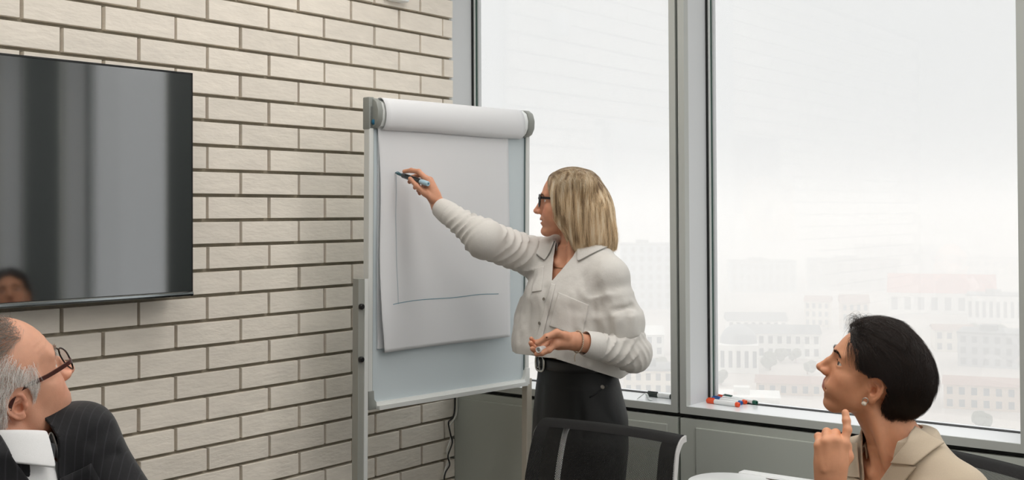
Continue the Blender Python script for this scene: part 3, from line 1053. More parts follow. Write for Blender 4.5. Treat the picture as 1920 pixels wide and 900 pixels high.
def shoot(F, O, D, tmax=0.6, step=0.003):
    """first surface point of the field along rays"""
    O, D = np.asarray(O, float), np.asarray(D, float)
    D = np.broadcast_to(D / np.linalg.norm(D, axis=-1, keepdims=True), O.shape)
    t = np.zeros(len(O)); hit = np.zeros(len(O), bool); prev = t.copy()
    while True:
        v = F.sample(O + D * t[:, None])
        new = (v < 0) & ~hit
        hit |= v < 0
        go = ~hit & (t < tmax)
        if not go.any(): break
        prev[go] = t[go]; t[go] += np.maximum(step, np.minimum(v[go] * 0.6, 0.02))
    a, b = prev, t.copy()
    for _ in range(9):
        m = (a + b) / 2
        v = F.sample(O + D * m[:, None]) < 0
        b = np.where(v, m, b); a = np.where(v, a, m)
    return O + D * b[:, None], hit


def grad(F, Pn, e=0.004):
    g = np.stack([F.sample(Pn + np.eye(3)[i] * e) - F.sample(Pn - np.eye(3)[i] * e) for i in range(3)], 1)
    return g / (np.linalg.norm(g, axis=1)[:, None] + 1e-9)


def patch(F, M, uv, nu, nv, off=0.003, tmax=0.6, start=0.35, sag=None):
    """cloth patch lying on a field: uv(s, t) -> (y, z) in the frame M, thrown along -x on to the surface"""
    S, T = np.meshgrid(np.linspace(0, 1, nu + 1), np.linspace(0, 1, nv + 1), indexing='ij')
    yz = np.stack(uv(S.ravel(), T.ravel()), 1)
    O = tw(M, np.c_[np.full(len(yz), start), yz])
    d = -np.array(M.to_3x3() @ Vector((1, 0, 0)))
    Pt, hit = shoot(F, O, d, tmax)
    N = grad(F, Pt, 0.006)
    V = Pt + N * off
    Fq = np.array([(i * (nv + 1) + j, (i + 1) * (nv + 1) + j, (i + 1) * (nv + 1) + j + 1, i * (nv + 1) + j + 1) for i in range(nu) for j in range(nv)])
    return V, Fq


def patch_px(F, quad, nu, nv, off=0.003, Y0=3.2):
    """cloth patch on a field, its corners (tl, tr, br, bl) surveyed from the photograph"""
    q = np.array(quad, float)
    S, T = np.meshgrid(np.linspace(0, 1, nu + 1), np.linspace(0, 1, nv + 1), indexing='ij')
    S, T = S.ravel()[:, None], T.ravel()[:, None]
    p = (q[0] * (1 - T) + q[1] * T) * (1 - S) + (q[3] * (1 - T) + q[2] * T) * S
    O = np.array([P(a, b, Y0) for a, b in p]); D = O - np.array([0, 0, CAMZ])
    Pt, hit = shoot(F, O, D, 1.0)
    N = grad(F, Pt, .006); V = relax(Pt, np.array([(i * (nv + 1) + j, (i + 1) * (nv + 1) + j, (i + 1) * (nv + 1) + j + 1, i * (nv + 1) + j + 1) for i in range(nu) for j in range(nv)]), 2, .3) + N * off
    return V, np.array([(i * (nv + 1) + j, (i + 1) * (nv + 1) + j, (i + 1) * (nv + 1) + j + 1, i * (nv + 1) + j + 1) for i in range(nu) for j in range(nv)])


def grow(env, roots, field, length, steps, lift=(0.0, 0.004), seed=0, rnd=0.15, stiff=0.7, clump=0.0, cl_scale=40.0, hug=0.0):
    """hair strands creeping over an envelope: env(P) -> distance (m); field(P, D, t) -> wanted direction"""
    rg = np.random.default_rng(seed)
    n = len(roots); Pp = roots.copy()
    L = np.broadcast_to(length, (n,)).astype(float)
    jit = rg.normal(size=(n, 3)) * rnd
    out = [Pp.copy()]; D = None
    def g(Q):
        e = 0.002
        v = np.stack([env(Q + np.eye(3)[i] * e) - env(Q - np.eye(3)[i] * e) for i in range(3)], 1)
        return v / (np.linalg.norm(v, axis=1)[:, None] + 1e-9)
    up = rg.uniform(0, 1, n) ** 1.5
    for k in range(steps - 1):
        t = k / (steps - 1)
        w = field(Pp, D, t) + jit
        if clump:
            q = roots * cl_scale
            w = w + clump * np.stack([vnoise(q[:, 0], q[:, 1], q[:, 2], 11 + i) for i in range(3)], 1)
        w /= np.linalg.norm(w, axis=1)[:, None] + 1e-9
        if D is not None:
            w = stiff * D + (1 - stiff) * w
            w /= np.linalg.norm(w, axis=1)[:, None] + 1e-9
        N = g(Pp); d = env(Pp)
        want = lift[0] + (lift[1] - lift[0]) * t * up
        close = d < want + 0.004
        wn = (w * N).sum(1)
        w = np.where((close & (wn < 0))[:, None], w - N * wn[:, None], w)
        if hug: w = w - N * (hug * np.clip((d - want) / 0.006, 0, 2))[:, None]
        w /= np.linalg.norm(w, axis=1)[:, None] + 1e-9
        Pp = Pp + w * (L / (steps - 1))[:, None]
        d = env(Pp); push = np.maximum(want - d, 0)
        Pp = Pp + g(Pp) * push[:, None]
        D = w
        out.append(Pp.copy())
    return np.stack(out, 1)


def sphere_pts(n, seed=0):
    rg = np.random.default_rng(seed)
    v = rg.normal(size=(n, 3))
    return v / np.linalg.norm(v, axis=1)[:, None]


def ell_np(c, r):
    c, r = np.array(c, float), np.array(r, float)
    def f(Q):
        a = (Q - c) / r
        k0 = np.linalg.norm(a, axis=1); k1 = np.linalg.norm(a / r, axis=1) + 1e-9
        return k0 * (k0 - 1) / k1
    return f


def smin_np(a, b, k):
    h = np.maximum(k - np.abs(a - b), 0) / k
    return np.minimum(a, b) - h * h * k / 4


def hair_mat(name, c0, c1, rough=0.42, scale=90):
    """hair colour varies from strand to strand"""
    m = bpy.data.materials.new(name); m.use_nodes = True
    nt = m.node_tree; b = nt.nodes['Principled BSDF']
    hi = nt.nodes.new('ShaderNodeHairInfo'); mx = nt.nodes.new('ShaderNodeMix'); mx.data_type = 'RGBA'
    nt.links.new(hi.outputs['Random'], mx.inputs[0])
    mx.inputs[6].default_value = c0; mx.inputs[7].default_value = c1
    nt.links.new(mx.outputs[2], b.inputs['Base Color'])
    b.inputs['Roughness'].default_value = rough
    b.inputs['Specular IOR Level'].default_value = 0.45
    return m


def cloth_mat(name, c, rough=0.85, weave=900, wr=(35, 0.25, 0.004), stripes=None, sheen=0.15):
    m = mat(name, c, rough, bump=(wr[0], wr[1], wr[2]), noise=(weave, 0.06), spec=0.25, sheen=sheen)
    if stripes:
        nt = m.node_tree; b = nt.nodes['Principled BSDF']
        tc = nt.nodes.new('ShaderNodeTexCoord'); wv = nt.nodes.new('ShaderNodeTexWave')
        wv.bands_direction = 'X'; wv.inputs['Scale'].default_value = stripes[0]; wv.inputs['Distortion'].default_value = 0.6
        wv.inputs['Detail'].default_value = 0
        rp = nt.nodes.new('ShaderNodeValToRGB'); rp.color_ramp.elements[0].position = 0.93; rp.color_ramp.elements[1].position = 0.99
        nt.links.new(tc.outputs['Object'], wv.inputs['Vector']); nt.links.new(wv.outputs['Fac'], rp.inputs['Fac'])
        mx = nt.nodes.new('ShaderNodeMix'); mx.data_type = 'RGBA'
        nt.links.new(rp.outputs['Color'], mx.inputs[0])
        mx.inputs[6].default_value = c; mx.inputs[7].default_value = stripes[1]
        nt.links.new(mx.outputs[2], b.inputs['Base Color'])
    return m


def finger(F, pts, r0, r1, k=0.003):
    """one finger: joints with slight knuckle swellings"""
    n = len(pts) - 1
    rr = np.linspace(r0, r1, n + 1)
    for i in range(n):
        F.op('u', cone(pts[i], pts[i + 1], rr[i], rr[i + 1]), 0.006 if i == 0 else k)
        if 0 < i:
            F.op('u', ell(pts[i], [rr[i] * 1.035] * 3), 0.003)


def skin_mat(name, bump=0.12):
    m = mat(name, (0.6, 0.4, 0.3, 1), 0.46, attr='tint', sss=0.12, bump=(420, bump, 0.0012), noise=(70, 0.05), spec=0.4)
    return m


def stop_inside(S, test):
    """strands end where test(points) first turns true"""
    n, k = S.shape[:2]
    bad = test(S.reshape(-1, 3)).reshape(n, k)
    first = np.where(bad.any(1), bad.argmax(1), k)
    keep = first > 1
    S, first = S[keep].copy(), first[keep]
    for i in np.where(first < k)[0]:
        j = first[i]
        t = np.linspace(0, j - 1, k)
        a = np.clip(t.astype(int), 0, j - 2); f_ = (t - a)[:, None]
        S[i] = S[i][a] * (1 - f_) + S[i][a + 1] * f_
    return S
# ------------------------------------------------------------------ worn things shared by the figures
def ring_collar(name, T, c, ex, ey, amax, top, fall, spread, mats, own, thick=0.003, n=48, field=None):
    """turned-down collar swept round the neck; top / fall / spread are functions of fr (0 nape .. 1 front)"""
    ring = []
    for i in range(n + 1):
        a = R(-amax + 2 * amax * i / n) + PI
        fr = (1 - math.cos(a - PI)) / 2 / ((1 - math.cos(R(amax))) / 2)
        tp, fl, sp = top(fr), fall(fr), spread(fr)
        row = []
        for rr, h in [(.001, -.034), (-.001, -.014), (.0005, -.003), (.004, .001), (.0085, -.004), (.010 + sp * .45, -fl * .5), (.012 + sp, -fl)]:
            row.append((c[0] + (ex + rr) * math.cos(a), c[1] + (ey + rr) * math.sin(a), c[2] + tp + h))
        ring.append(row)
    if field is not None:                                  # the fall lies on the cloth below it
        W = tw(T, np.array(ring).reshape(-1, 3)); ax0 = np.array(T @ Vector(c)); k_ = np.arange(len(W)) % 7
        zt = np.array(T.to_3x3() @ Vector((0, 0, 1)))
        for _ in range(25):
            r_ = W - ax0; r_ = r_ - np.outer(r_ @ zt, zt); r_ /= np.linalg.norm(r_, axis=1)[:, None] + 1e-9
            bad = (field.sample(W) < .0035) & (k_ >= 3)
            if not bad.any(): break
            W[bad] += r_[bad] * .002 + zt * .0012
        ring = tl(T, W).reshape(n + 1, 7, 3)
    m = MB(); m.grid(lambda u_, v_: tuple(ring[int(round(u_ * n))][int(round(v_ * 6))]), n, 6, T)
    o = own(m.build(name, mats, smooth='all'))
    md = o.modifiers.new('thickness', 'SOLIDIFY'); md.thickness = thick; md.offset = 0
    sb = o.modifiers.new('soft', 'SUBSURF'); sb.levels = 1; sb.render_levels = 1
    return o


def add_glasses(M, own, m_rim, m_arm, rim=2.2, w=50, h=38, x0=103, arm_h=5.0, arm_w=2.6, zc=15, gap=17, drop=0.25, hinge_up=10, end=(-16, 71, 12)):
    """spectacles in head millimetres: two rims, bridge, two arms, two thin lenses"""
    r = MB()
    lens = []
    for y in (1, -1):
        cy = y * (gap / 2 + w / 2)
        pts = []
        for k in range(36):
            t = 2 * PI * k / 36
            c, s = math.cos(t), math.sin(t)
            q = (abs(c) ** 2.8 + abs(s) ** 2.8) ** (-1 / 2.8)
            a, b = q * c * w / 2, q * s * h / 2
            if s < 0: a *= 1 - drop * 0.5 * (-s)
            pts.append((x0 - 0.0028 * (abs(cy + y * 0 + a * 1.0) - 0) ** 1.0 * abs(cy + a) * 1.0, cy + a, zc + b - 0.06 * (abs(cy + a) - 30) * 0))
        r.tube(pts, rim, 8, closed=True, M=M)
        lens.append(pts)
    yb = gap / 2
    r.tube(spline([(x0, -yb - 1, zc + 5), (x0 + 2.5, -yb * .4, zc + 9), (x0 + 2.5, yb * .4, zc + 9), (x0, yb + 1, zc + 5)], 14), rim * .95, 8, M=M)
    g = own(r.build('glasses', m_rim, smooth='all'))
    for y in (1, -1):
        a = MB()
        yo = gap / 2 + w
        xh = x0 - 0.0028 * yo * yo
        path = spline([(xh + .5, y * (yo - .5), zc + hinge_up), (xh - 6, y * (yo + 7), zc + hinge_up), (xh - 45, y * (max(yo + 8, 67)), zc + hinge_up - 2), (end[0] + 12, y * end[1], end[2] + 8), (end[0] - 6, y * (end[1] - 1), end[2] - 4), (end[0] - 16, y * (end[1] - 6), end[2] - 22)], 40)
        V, F = [], []
        for i, p in enumerate(path):
            T_ = path[min(i + 1, 39)] - path[max(i - 1, 0)]; T_ /= np.linalg.norm(T_)
            up = np.array([0, 0, 1.0]) - T_ * T_[2]; up /= np.linalg.norm(up); sd = np.cross(T_, up)
            for su, ss in ((1, 1), (1, -1), (-1, -1), (-1, 1)):
                V.append(p + up * su * arm_h / 2 + sd * ss * arm_w / 2)
        for i in range(39):
            for k in range(4):
                F.append((i * 4 + k, i * 4 + (k + 1) % 4, i * 4 + 4 + (k + 1) % 4, i * 4 + 4 + k))
        F += [(3, 2, 1, 0), (156, 157, 158, 159)]
        a.add(V, F, M)
        o = a.build('temple_arm', m_arm); o.parent = g; o.matrix_parent_inverse = g.matrix_world.inverted()
        l = MB(); pts = lens[0 if y == 1 else 1]
        c = np.mean(pts, 0)
        l.add([tuple(c)] + [tuple(p) for p in pts], [(0, 1 + k, 1 + (k + 1) % 36) for k in range(36)], M)
        o = l.build('lens', M_glass, smooth='all'); o.parent = g; o.matrix_parent_inverse = g.matrix_world.inverted()
    return g


def shell_axes(lo, hi, st):
    return [axis_of(lo[i], hi[i], st) for i in range(3)]
# ------------------------------------------------------------------ seated woman on the right, chin on her finger
def seated_woman():
    root = empty('person', Matrix.Translation((0.95, 2.6, 0)))
    tag(root, 'seated woman with short dark hair in a beige blazer, finger under her chin', 'person')
    def own(o):
        o.parent = root; o.matrix_parent_inverse = root.matrix_world.inverted(); return o
    skin, lip = srgb(216, 154, 118), srgb(170, 98, 86)
    H = head_frame(P(1636, 727, 2.5), 169, 21, 9, 0.975, ear=1)
    f = np.array([-0.93, -0.37, 0.0]); f /= np.linalg.norm(f)
    O = P(1690, 850, 2.55)
    T = frame_of(O, f) @ Matrix.Rotation(R(8), 4, 'Y')            # torso frame: x forward, y left, z up; leaning forward
    # --- body
    hand_c = P(1562, 850, 2.36)
    xs = axis_of(0.42, 1.28, 0.011, [(P(1500, 0, 2.4)[0], P(1790, 0, 2.5)[0], 0.0022)])
    ys = axis_of(1.85, 3.0, 0.011, [(2.25, 2.66, 0.0025)])
    zs = axis_of(-0.02, 1.34, 0.012, [(0.9, 1.33, 0.0022)])
    F = Field(xs, ys, zs)
    chest = [(-.52, -.02, 0, .11, .155), (-.42, -.01, 0, .10, .14), (-.3, 0, 0, .098, .13), (-.2, .005, 0, .105, .145), (-.11, 0, 0, .098, .15), (-.045, -.01, 0, .075, .13), (0.0, -.015, 0, .055, .07)]
    F.op('u', loft(chest), 0, T)
    nb, nt_ = mp(T, (-.012, 0, -.01)), mp(H, (-20, 0, -42))
    F.op('u', cone(nb, nt_, 0.059, 0.052), 0.03)
    add_head(F, H, nose=0.93, nose_up=1, chin=-19, lower=-7, jaw=0.95, lips=0.9, cheek=1.05)
    # neck cords, collar bones
    for y in (1, -1):
        F.op('u', cone(mp(H, (-12, y * 52, -40)), mp(T, (.055, y * .022, -.035)), .010, .009), 0.018)
        F.op('u', cone(mp(T, (.062, y * .025, -.042)), mp(T, (.02, y * .13, -.022)), .009, .009), 0.014)
        F.op('u', cone(mp(T, (-.02, y * .06, .005)), mp(T, (-.01, y * .145, -.05)), .038, .044), 0.04)
    F.op('s', ell(mp(T, (.082, 0, -.028)), (.014, .012, .012)), 0.02)
    # left arm: elbow on the table, hand to the chin
    sh = mp(T, (-.005, .152, -.062)); el = P(1585, 1075, 2.30); wr = P(1556, 925, 2.335)
    F.op('u', cone(sh, el, .046, .040), 0.03); F.op('u', cone(el, wr, .040, .029), 0.02)
    q = lambda px, py, d=0.0: P(px, py, 2.335 + d)
    # palm with the back of the hand towards the camera
    F.op('u', econe(wr, q(1558, 872, -.004), .029, .033, (0, 1, 0.1), .72), 0.012)
    mcp = [q(1582, 832, -.004), q(1566, 827, -.012), q(1550, 829, -.010), q(1536, 836, -.002)]
    for m, r in zip(mcp, (.0125, .0125, .012, .011)):
        F.op('u', cone(wr + (m - wr) * .35, m, .020, r), 0.010)
    finger(F, [mcp[0], q(1589, 806, .004), q(1587, 789, .012), q(1585, 774, .020)], .0092, .0074)
    tips = [(1567, 812, .014, 1563, 828, .045, 1572, 836, .036), (1550, 810, .016, 1548, 826, .046, 1558, 836, .038), (1534, 818, .020, 1536, 832, .046, 1546, 840, .038)]
    for m, t, r in zip(mcp[1:], tips, (.0102, .0098, .0088)):
        finger(F, [m, q(t[0], t[1], t[2]), q(t[3], t[4], t[5]), q(t[6], t[7], t[8])], r * .9, r * .74)
    for m, t in zip(mcp, [(1566, 880), (1558, 880), (1550, 880), (1544, 882)]):       # tendons
        F.op('u', cone(m + np.array([0, -.003, 0]), q(t[0], t[1], -.022), .0045, .004), 0.006)
    finger(F, [q(1574, 880, .016), q(1588, 856, .030), q(1586, 836, .036), q(1576, 826, .040)], .014, .009, 0.006)   # thumb, behind
    # right arm resting forward, thighs, shins
    sr = mp(T, (-.005, -.152, -.062)); er = mp(T, (.12, -.22, -.30)); wrr = np.array([0.62, 2.55, 0.79])
    F.op('u', cone(sr, er, .046, .038), 0.03); F.op('u', cone(er, wrr, .038, .028), 0.02); F.op('u', econe(wrr, wrr + np.array([-.09, -.03, 0]), .028, .03, (0, 0, 1), .5), 0.01)
    for y in (1, -1):
        hip = mp(T, (-.03, y * .085, -.46)); hip[2] = 0.55
        kn = hip + f * 0.40 + np.array([0, 0, -.02]); an = np.array([kn[0] - f[0] * .02, kn[1] - f[1] * .02, 0.09])
        F.op('u', cone(hip, kn, .082, .055), 0.04); F.op('u', cone(kn, an, .054, .036), 0.02); F.op('u', cone(an + np.array([0, 0, -.04]), an + f * .14 + np.array([0, 0, -.055]), .036, .028), 0.02)
    V, Q = F.mesh(); L = tl(H, V)
    tint = head_tint(L, skin, lip, 0.06, lower=-7)
    own(soft_mesh('body', V, Q, skin_mat('warm_skin'), None, tint))
    tmp = empty('tmp'); n0 = set(bpy.data.objects)
    add_eyes(H, None, srgb(62, 40, 26), (12, 3))
    dk = hair_mat('dark_brow_hair', srgb(34, 25, 20), srgb(52, 38, 30))
    add_brows(H, None, dk, F, 260, 0.00018); add_lashes(H, None, dk)
    # --- hair: a short dark crop, long on top, tapering into the nape
    top = ell_np((-3, 0, 48), (104, 82, 98)); back = ell_np((-46, 0, 26), (88, 82, 84)); nape = ell_np((-54, 0, -38), (50, 52, 62))
    env_mm = lambda Q: smin_np(smin_np(top(Q), back(Q), 25), nape(Q), 25)
    A = np.array(H); sc = np.linalg.norm(A[:3, 0])
    env = lambda Pw: env_mm(tl(H, Pw)) * sc
    d = sphere_pts(40000, 3)
    c0 = np.array([-22, 0, 22.0])
    # shoot out from the middle to the envelope, a little inside
    r = np.full(len(d), 150.0)
    lo_, hi_ = np.zeros(len(d)), r
    for _ in range(22):
        m = (lo_ + hi_) / 2; ins = env_mm(c0 + d * m[:, None]) < -6; lo_ = np.where(ins, m, lo_); hi_ = np.where(ins, hi_, m)
    Lr = c0 + d * lo_[:, None]
    x, y, z = Lr.T; ay = np.abs(y)
    fr = 80 - 0.0035 * ay ** 2                                  # hairline at the forehead
    keep = (z > 66) & (x < fr + 3)
    side = (z <= 66) & (x < 47 + 0.38 * (z - 26)) & (z > 26)
    side |= (z <= 26) & (z > 6) & (x < 39 + 0.38 * (z - 6)) & ~((np.abs(x + 8) < 20) & (z < 22) & (ay > 50))
    rear = (z <= 6) & (x < -30 - 0.1 * (6 - z)) & (z > -66)
    Lr = Lr[keep | side | rear]
    roots = tw(H, Lr)
    Rm = A[:3, :3] / sc
    wsel = np.random.default_rng(2).random(len(roots))
    def flow(Pw, D, t):
        l = tl(H, Pw); x, y, z = l.T
        s = np.sign(y + 1e-6)
        upw = np.clip((z - 75) / 40, 0, 1)[:, None]
        crown = np.stack([np.where(x > -10, -1.0, -0.5), 0.35 * s, -0.25 - 0.5 * (x < -30)], 1)      # top: swept back
        sidev = np.stack([-0.80 + 0.55 * np.clip((-20 - x) / 40, 0, 1), 0 * y, -0.60 - 0.4 * np.clip((-20 - x) / 40, 0, 1)], 1)
        v = crown * upw + sidev * (1 - upw)
        front = np.clip((x - 50) / 15, 0, 1)[:, None] * upw
        wisp = np.stack([0.75 - 0.9 * t + 0 * x, 0.2 * s, 0.65 - 1.5 * t + 0 * x], 1)
        quiff = np.stack([-0.35 - 0.5 * t + 0 * x, 0.45 * s, 0.55 - 0.6 * t + 0 * x], 1)
        v = v * (1 - front) + front * np.where((wsel > 0.8)[:, None], wisp, quiff)
        return v @ Rm.T
    zl = Lr[:, 2]; rg = np.random.default_rng(8)
    ln = np.interp(zl, [-60, 0, 60, 125], [0.026, 0.050, 0.060, 0.064]) * rg.uniform(.55, 1.15, len(zl))
    S = grow(env, roots, flow, ln, 10, (0.001, 0.009), 4, 0.10, 0.5, 0.42, 75, 0.35)
    def in_ear(Pw):
        l = tl(H, Pw)
        return (np.abs(l[:, 1]) > 45) & ((((l[:, 0] + 4) / 25) ** 2 + ((l[:, 2] - 0) / 27) ** 2 < 1) | ((l[:, 0] > 18) & (l[:, 2] < 22)))
    S = stop_inside(S, in_ear)
    hm = hair_mat('dark_brown_hair', srgb(14, 10, 9), srgb(52, 36, 28), 0.3)
    hair = hair_curves('hair', S, 0.00022, 0.00006, hm)
    # scalp under the hair
    Fh = Field(axis_of(float(mp(H, (110, 0, 0))[0]) - .02, float(mp(H, (-130, 0, 0))[0]) + .03, .004), axis_of(2.3, 2.75, .004), axis_of(1.0, 1.36, .004))
    for e in (ell((-3, 0, 44), (95, 77, 87)), ell((-46, 0, 24), (84, 79, 80)), ell((-54, 0, -34), (47, 49, 56))):
        Fh.op('u', e, 20, H)
    Vh, Qh = Fh.mesh(); l = tl(H, Vh); x, y, z = l.T; ay = np.abs(y)
    gl = np.where(z > 66, x - (81 - 0.0035 * ay ** 2), np.where(z > 26, x - (46 + 0.38 * (z - 26)), np.where(z > 4, x - (38 + 0.38 * (z - 6)), x + 34 + 0.1 * (6 - z))))
    gl = gl + np.where(z < 70, 5, 0)
    gl = np.maximum(gl, np.where((x > 12) & (ay > 40), 27 - z, -50))
    gl = np.maximum(gl, -62 - z)
    ear_gap = 1 - np.sqrt(((x + 6) / 24) ** 2 + ((z - 2) / 26) ** 2)
    gl = np.maximum(gl, np.where((ay > 45) & (x > -30), ear_gap * 20, -50))
    Vh, Qh = clip_mesh(Vh, Qh, gl)
    own(soft_mesh('hair_cap', Vh, Qh, mat('dark_scalp', srgb(22, 16, 13), 0.7)))
    # --- blazer
    Fj = Field(axis_of(0.38, 1.32, .0045), axis_of(1.95, 3.0, .0045), axis_of(0.42, 1.12, .0045))
    jk = [(-.56, -.02, 0, .135, .185), (-.45, -.015, 0, .128, .17), (-.33, 0, 0, .122, .155), (-.2, .008, 0, .128, .172), (-.12, .006, 0, .108, .168), (-.055, .0, 0, .082, .150), (.0, .0, 0, .072, .11), (.05, .0, 0, .066, .082)]
    Fj.op('u', loft(jk), 0, T)
    for y in (1, -1):
        Fj.op('u', cone(mp(T, (-.004, y * .05, .0)), mp(T, (-.008, y * .158, -.052)), .052, .052), 0.03)
    Fj.op('u', cone(mp(T, (-.008, .160, -.066)), el, .060, .058), 0.035); Fj.op('u', cone(el, el + (wr - el) * .55, .056, .045), 0.03)
    Fj.op('u', cone(mp(T, (-.008, -.160, -.066)), er, .060, .056), 0.035); Fj.op('u', cone(er, er + (wrr - er) * .8, .054, .042), 0.03)
    def folds(x, y, z):
        return F32(0.0028) * (vnoise(x * 9 + z * 5, y * 9, z * 14, 2) + 0.5 * vnoise(x * 22, y * 22, z * 26, 5)).astype(F32)
    Fj.op('d', (folds, (0.3, 1.9, 0.3), (1.4, 3.1, 1.2)))
    Vj, Qj = Fj.mesh()
    l = tl(T, Vj); x, y, z = l.T
    wv = np.interp(z, [-.46, -.33, -.24, -.10, .0, .06], [-.02, -.008, .010, .036, .050, .060])
    g = np.where(x > 0.0, wv - np.abs(y), -0.05)
    na, nd = tl(T, [nb])[0], None
    nd = tl(T, [nt_])[0] - na; nd /= np.linalg.norm(nd)
    rel = np.c_[x, y, z] - na; sN = rel @ nd
    dn = np.linalg.norm(rel - sN[:, None] * nd, axis=1)
    g = np.maximum(g, np.where(z > -.05, .064 - dn, -.05))
    g = np.maximum(g, z - .06)
    g = np.maximum(g, .43 - Vj[:, 2])
    cuff = (wr - el) / np.linalg.norm(wr - el); sf = (Vj - el) @ cuff
    near = np.linalg.norm(Vj - el - sf[:, None] * cuff, axis=1) < .09
    g = np.maximum(g, np.where(near & (sf > 0), sf - .095, -.05))
    Vj, Qj = clip_mesh(Vj, Qj, g)
    beige = cloth_mat('beige_wool', srgb(196, 180, 158), 0.8, 700, (160, 0.15, 0.002))
    own(soft_mesh('blazer', Vj, Qj, beige, None, None, 0.004))
    # lapels: near (left) and far, each with the collar above the notch
    lap = MB()
    for nm_, quad, of_ in (('collar', [(1716, 806), (1768, 836), (1717, 874), (1674, 868)], .011), ('lapel', [(1678, 864), (1720, 876), (1692, 912), (1646, 912)], .007)):
        Vp, Fp = patch_px(Fj, quad, 22, 12, of_, 2.0)
        own(soft_mesh(nm_, Vp, Fp, beige, None, None, .004))
    for sgn in (-1,):
        for part in (0, 1):
            if part == 0:      # lapel below the notch
                zz = np.array([-.052, -.075, -.14, -.24, -.33]); wi = np.array([.043, .040, .029, .010, -.008]); wo = np.array([.112, .114, .096, .054, .004])
            else:              # collar above the notch, up to the shoulder line
                zz = np.array([.028, .0, -.03, -.046]); wi = np.array([.054, .050, .046, .044]); wo = np.array([.098, .106, .104, .092])
            def uv(s, t):
                z = np.interp(s, np.linspace(0, 1, len(zz)), zz)
                a, b = np.interp(z, zz[::-1], wi[::-1]), np.interp(z, zz[::-1], wo[::-1])
                return sgn * (a - .003 + (b - a) * t), z + (0.022 * t * t if part == 0 else -0.012 * t)
            Vp, Fp = patch(Fj, T, uv, 22, 10, 0.007 if part == 0 else 0.009, 0.7, 0.3)
            own(soft_mesh('lapel' if part == 0 else 'collar', Vp, Fp, beige, None, None, 0.004))
    # collar round the back of the neck
    ring = []
    for i in range(41):
        a = R(-122 + 244 * i / 40) + PI
        fr_ = (1 + math.cos(a)) / 2                      # 0 at the nape, 1 in front
        top = 0.050 - 0.030 * fr_ ** 0.8 - 0.02 * fr_ ** 3
        fall = 0.040 + 0.030 * fr_
        row = []
        for rr, h in [(.001, -.035), (-.001, -.012), (.001, -.002), (.005, .002), (.011, -.004), (.020 + .01 * fr_, -fall * .5), (.031 + .022 * fr_, -fall)]:
            ex, ey = .064 + rr, .066 + rr
            row.append((.010 + 0.008 * fr_ + ex * math.cos(a), ey * math.sin(a), top + h))
        ring.append(row)
    m = MB(); m.grid(lambda u_, v_: ring[int(round(u_ * 40))][int(round(v_ * 6))], 40, 6, T)
    o = own(m.build('collar', beige, smooth='all')); md = o.modifiers.new('t', 'SOLIDIFY'); md.thickness = .004
    sb = o.modifiers.new('s', 'SUBSURF'); sb.levels = 1; sb.render_levels = 1
    # trousers
    Ft = Field(axis_of(0.3, 1.3, .009), axis_of(1.9, 3.0, .009), axis_of(0.04, 0.72, .009))
    for y in (1, -1):
        hip = mp(T, (-.03, y * .085, -.46)); hip[2] = 0.55
        kn = hip + f * 0.40 + np.array([0, 0, -.02]); an = np.array([kn[0] - f[0] * .02, kn[1] - f[1] * .02, 0.09])
        Ft.op('u', cone(hip, kn, .094, .068), 0.03); Ft.op('u', cone(kn, an, .068, .058), 0.02)
    Ft.op('u', ell(mp(T, (-.03, 0, -.47)), (.15, .15, .12)), .04)
    Vt, Qt = Ft.mesh()
    own(soft_mesh('trousers', Vt, Qt, cloth_mat('taupe_wool', srgb(150, 136, 118))))
    # ear ring
    e = MB(); eM = H @ Matrix.Translation((4, 72, -33))
    pts = [(1.2 * math.cos(a) * 5, 1.5, 6.5 * math.sin(a)) for a in np.linspace(0, 2 * PI, 17)[:-1]]
    e.tube(pts, 1.3, 8, closed=True, M=eM)
    b = MB(); b.lathe([(0.1, 0), (3.5, .4), (5.6, 2.2), (6.2, 5), (5.0, 8), (2.5, 9.6), (.1, 10)], 16, H @ Matrix.Translation((4, 74, -45)) @ Matrix.Rotation(R(12), 4, 'X'))
    ring_o = own(e.build('earring', mat('silver', srgb(200, 196, 188), .2, 1.0), smooth='all'))
    pe = b.build('pearl', mat('pearl', srgb(226, 214, 196), .18, coat=1.0), smooth='all'); pe.parent = ring_o; pe.matrix_parent_inverse = ring_o.matrix_world.inverted(); 
    for o in set(bpy.data.objects) - n0:
        if o.parent is None: own(o)
    bpy.data.objects.remove(tmp)
    return root
WOMAN_B = seated_woman()
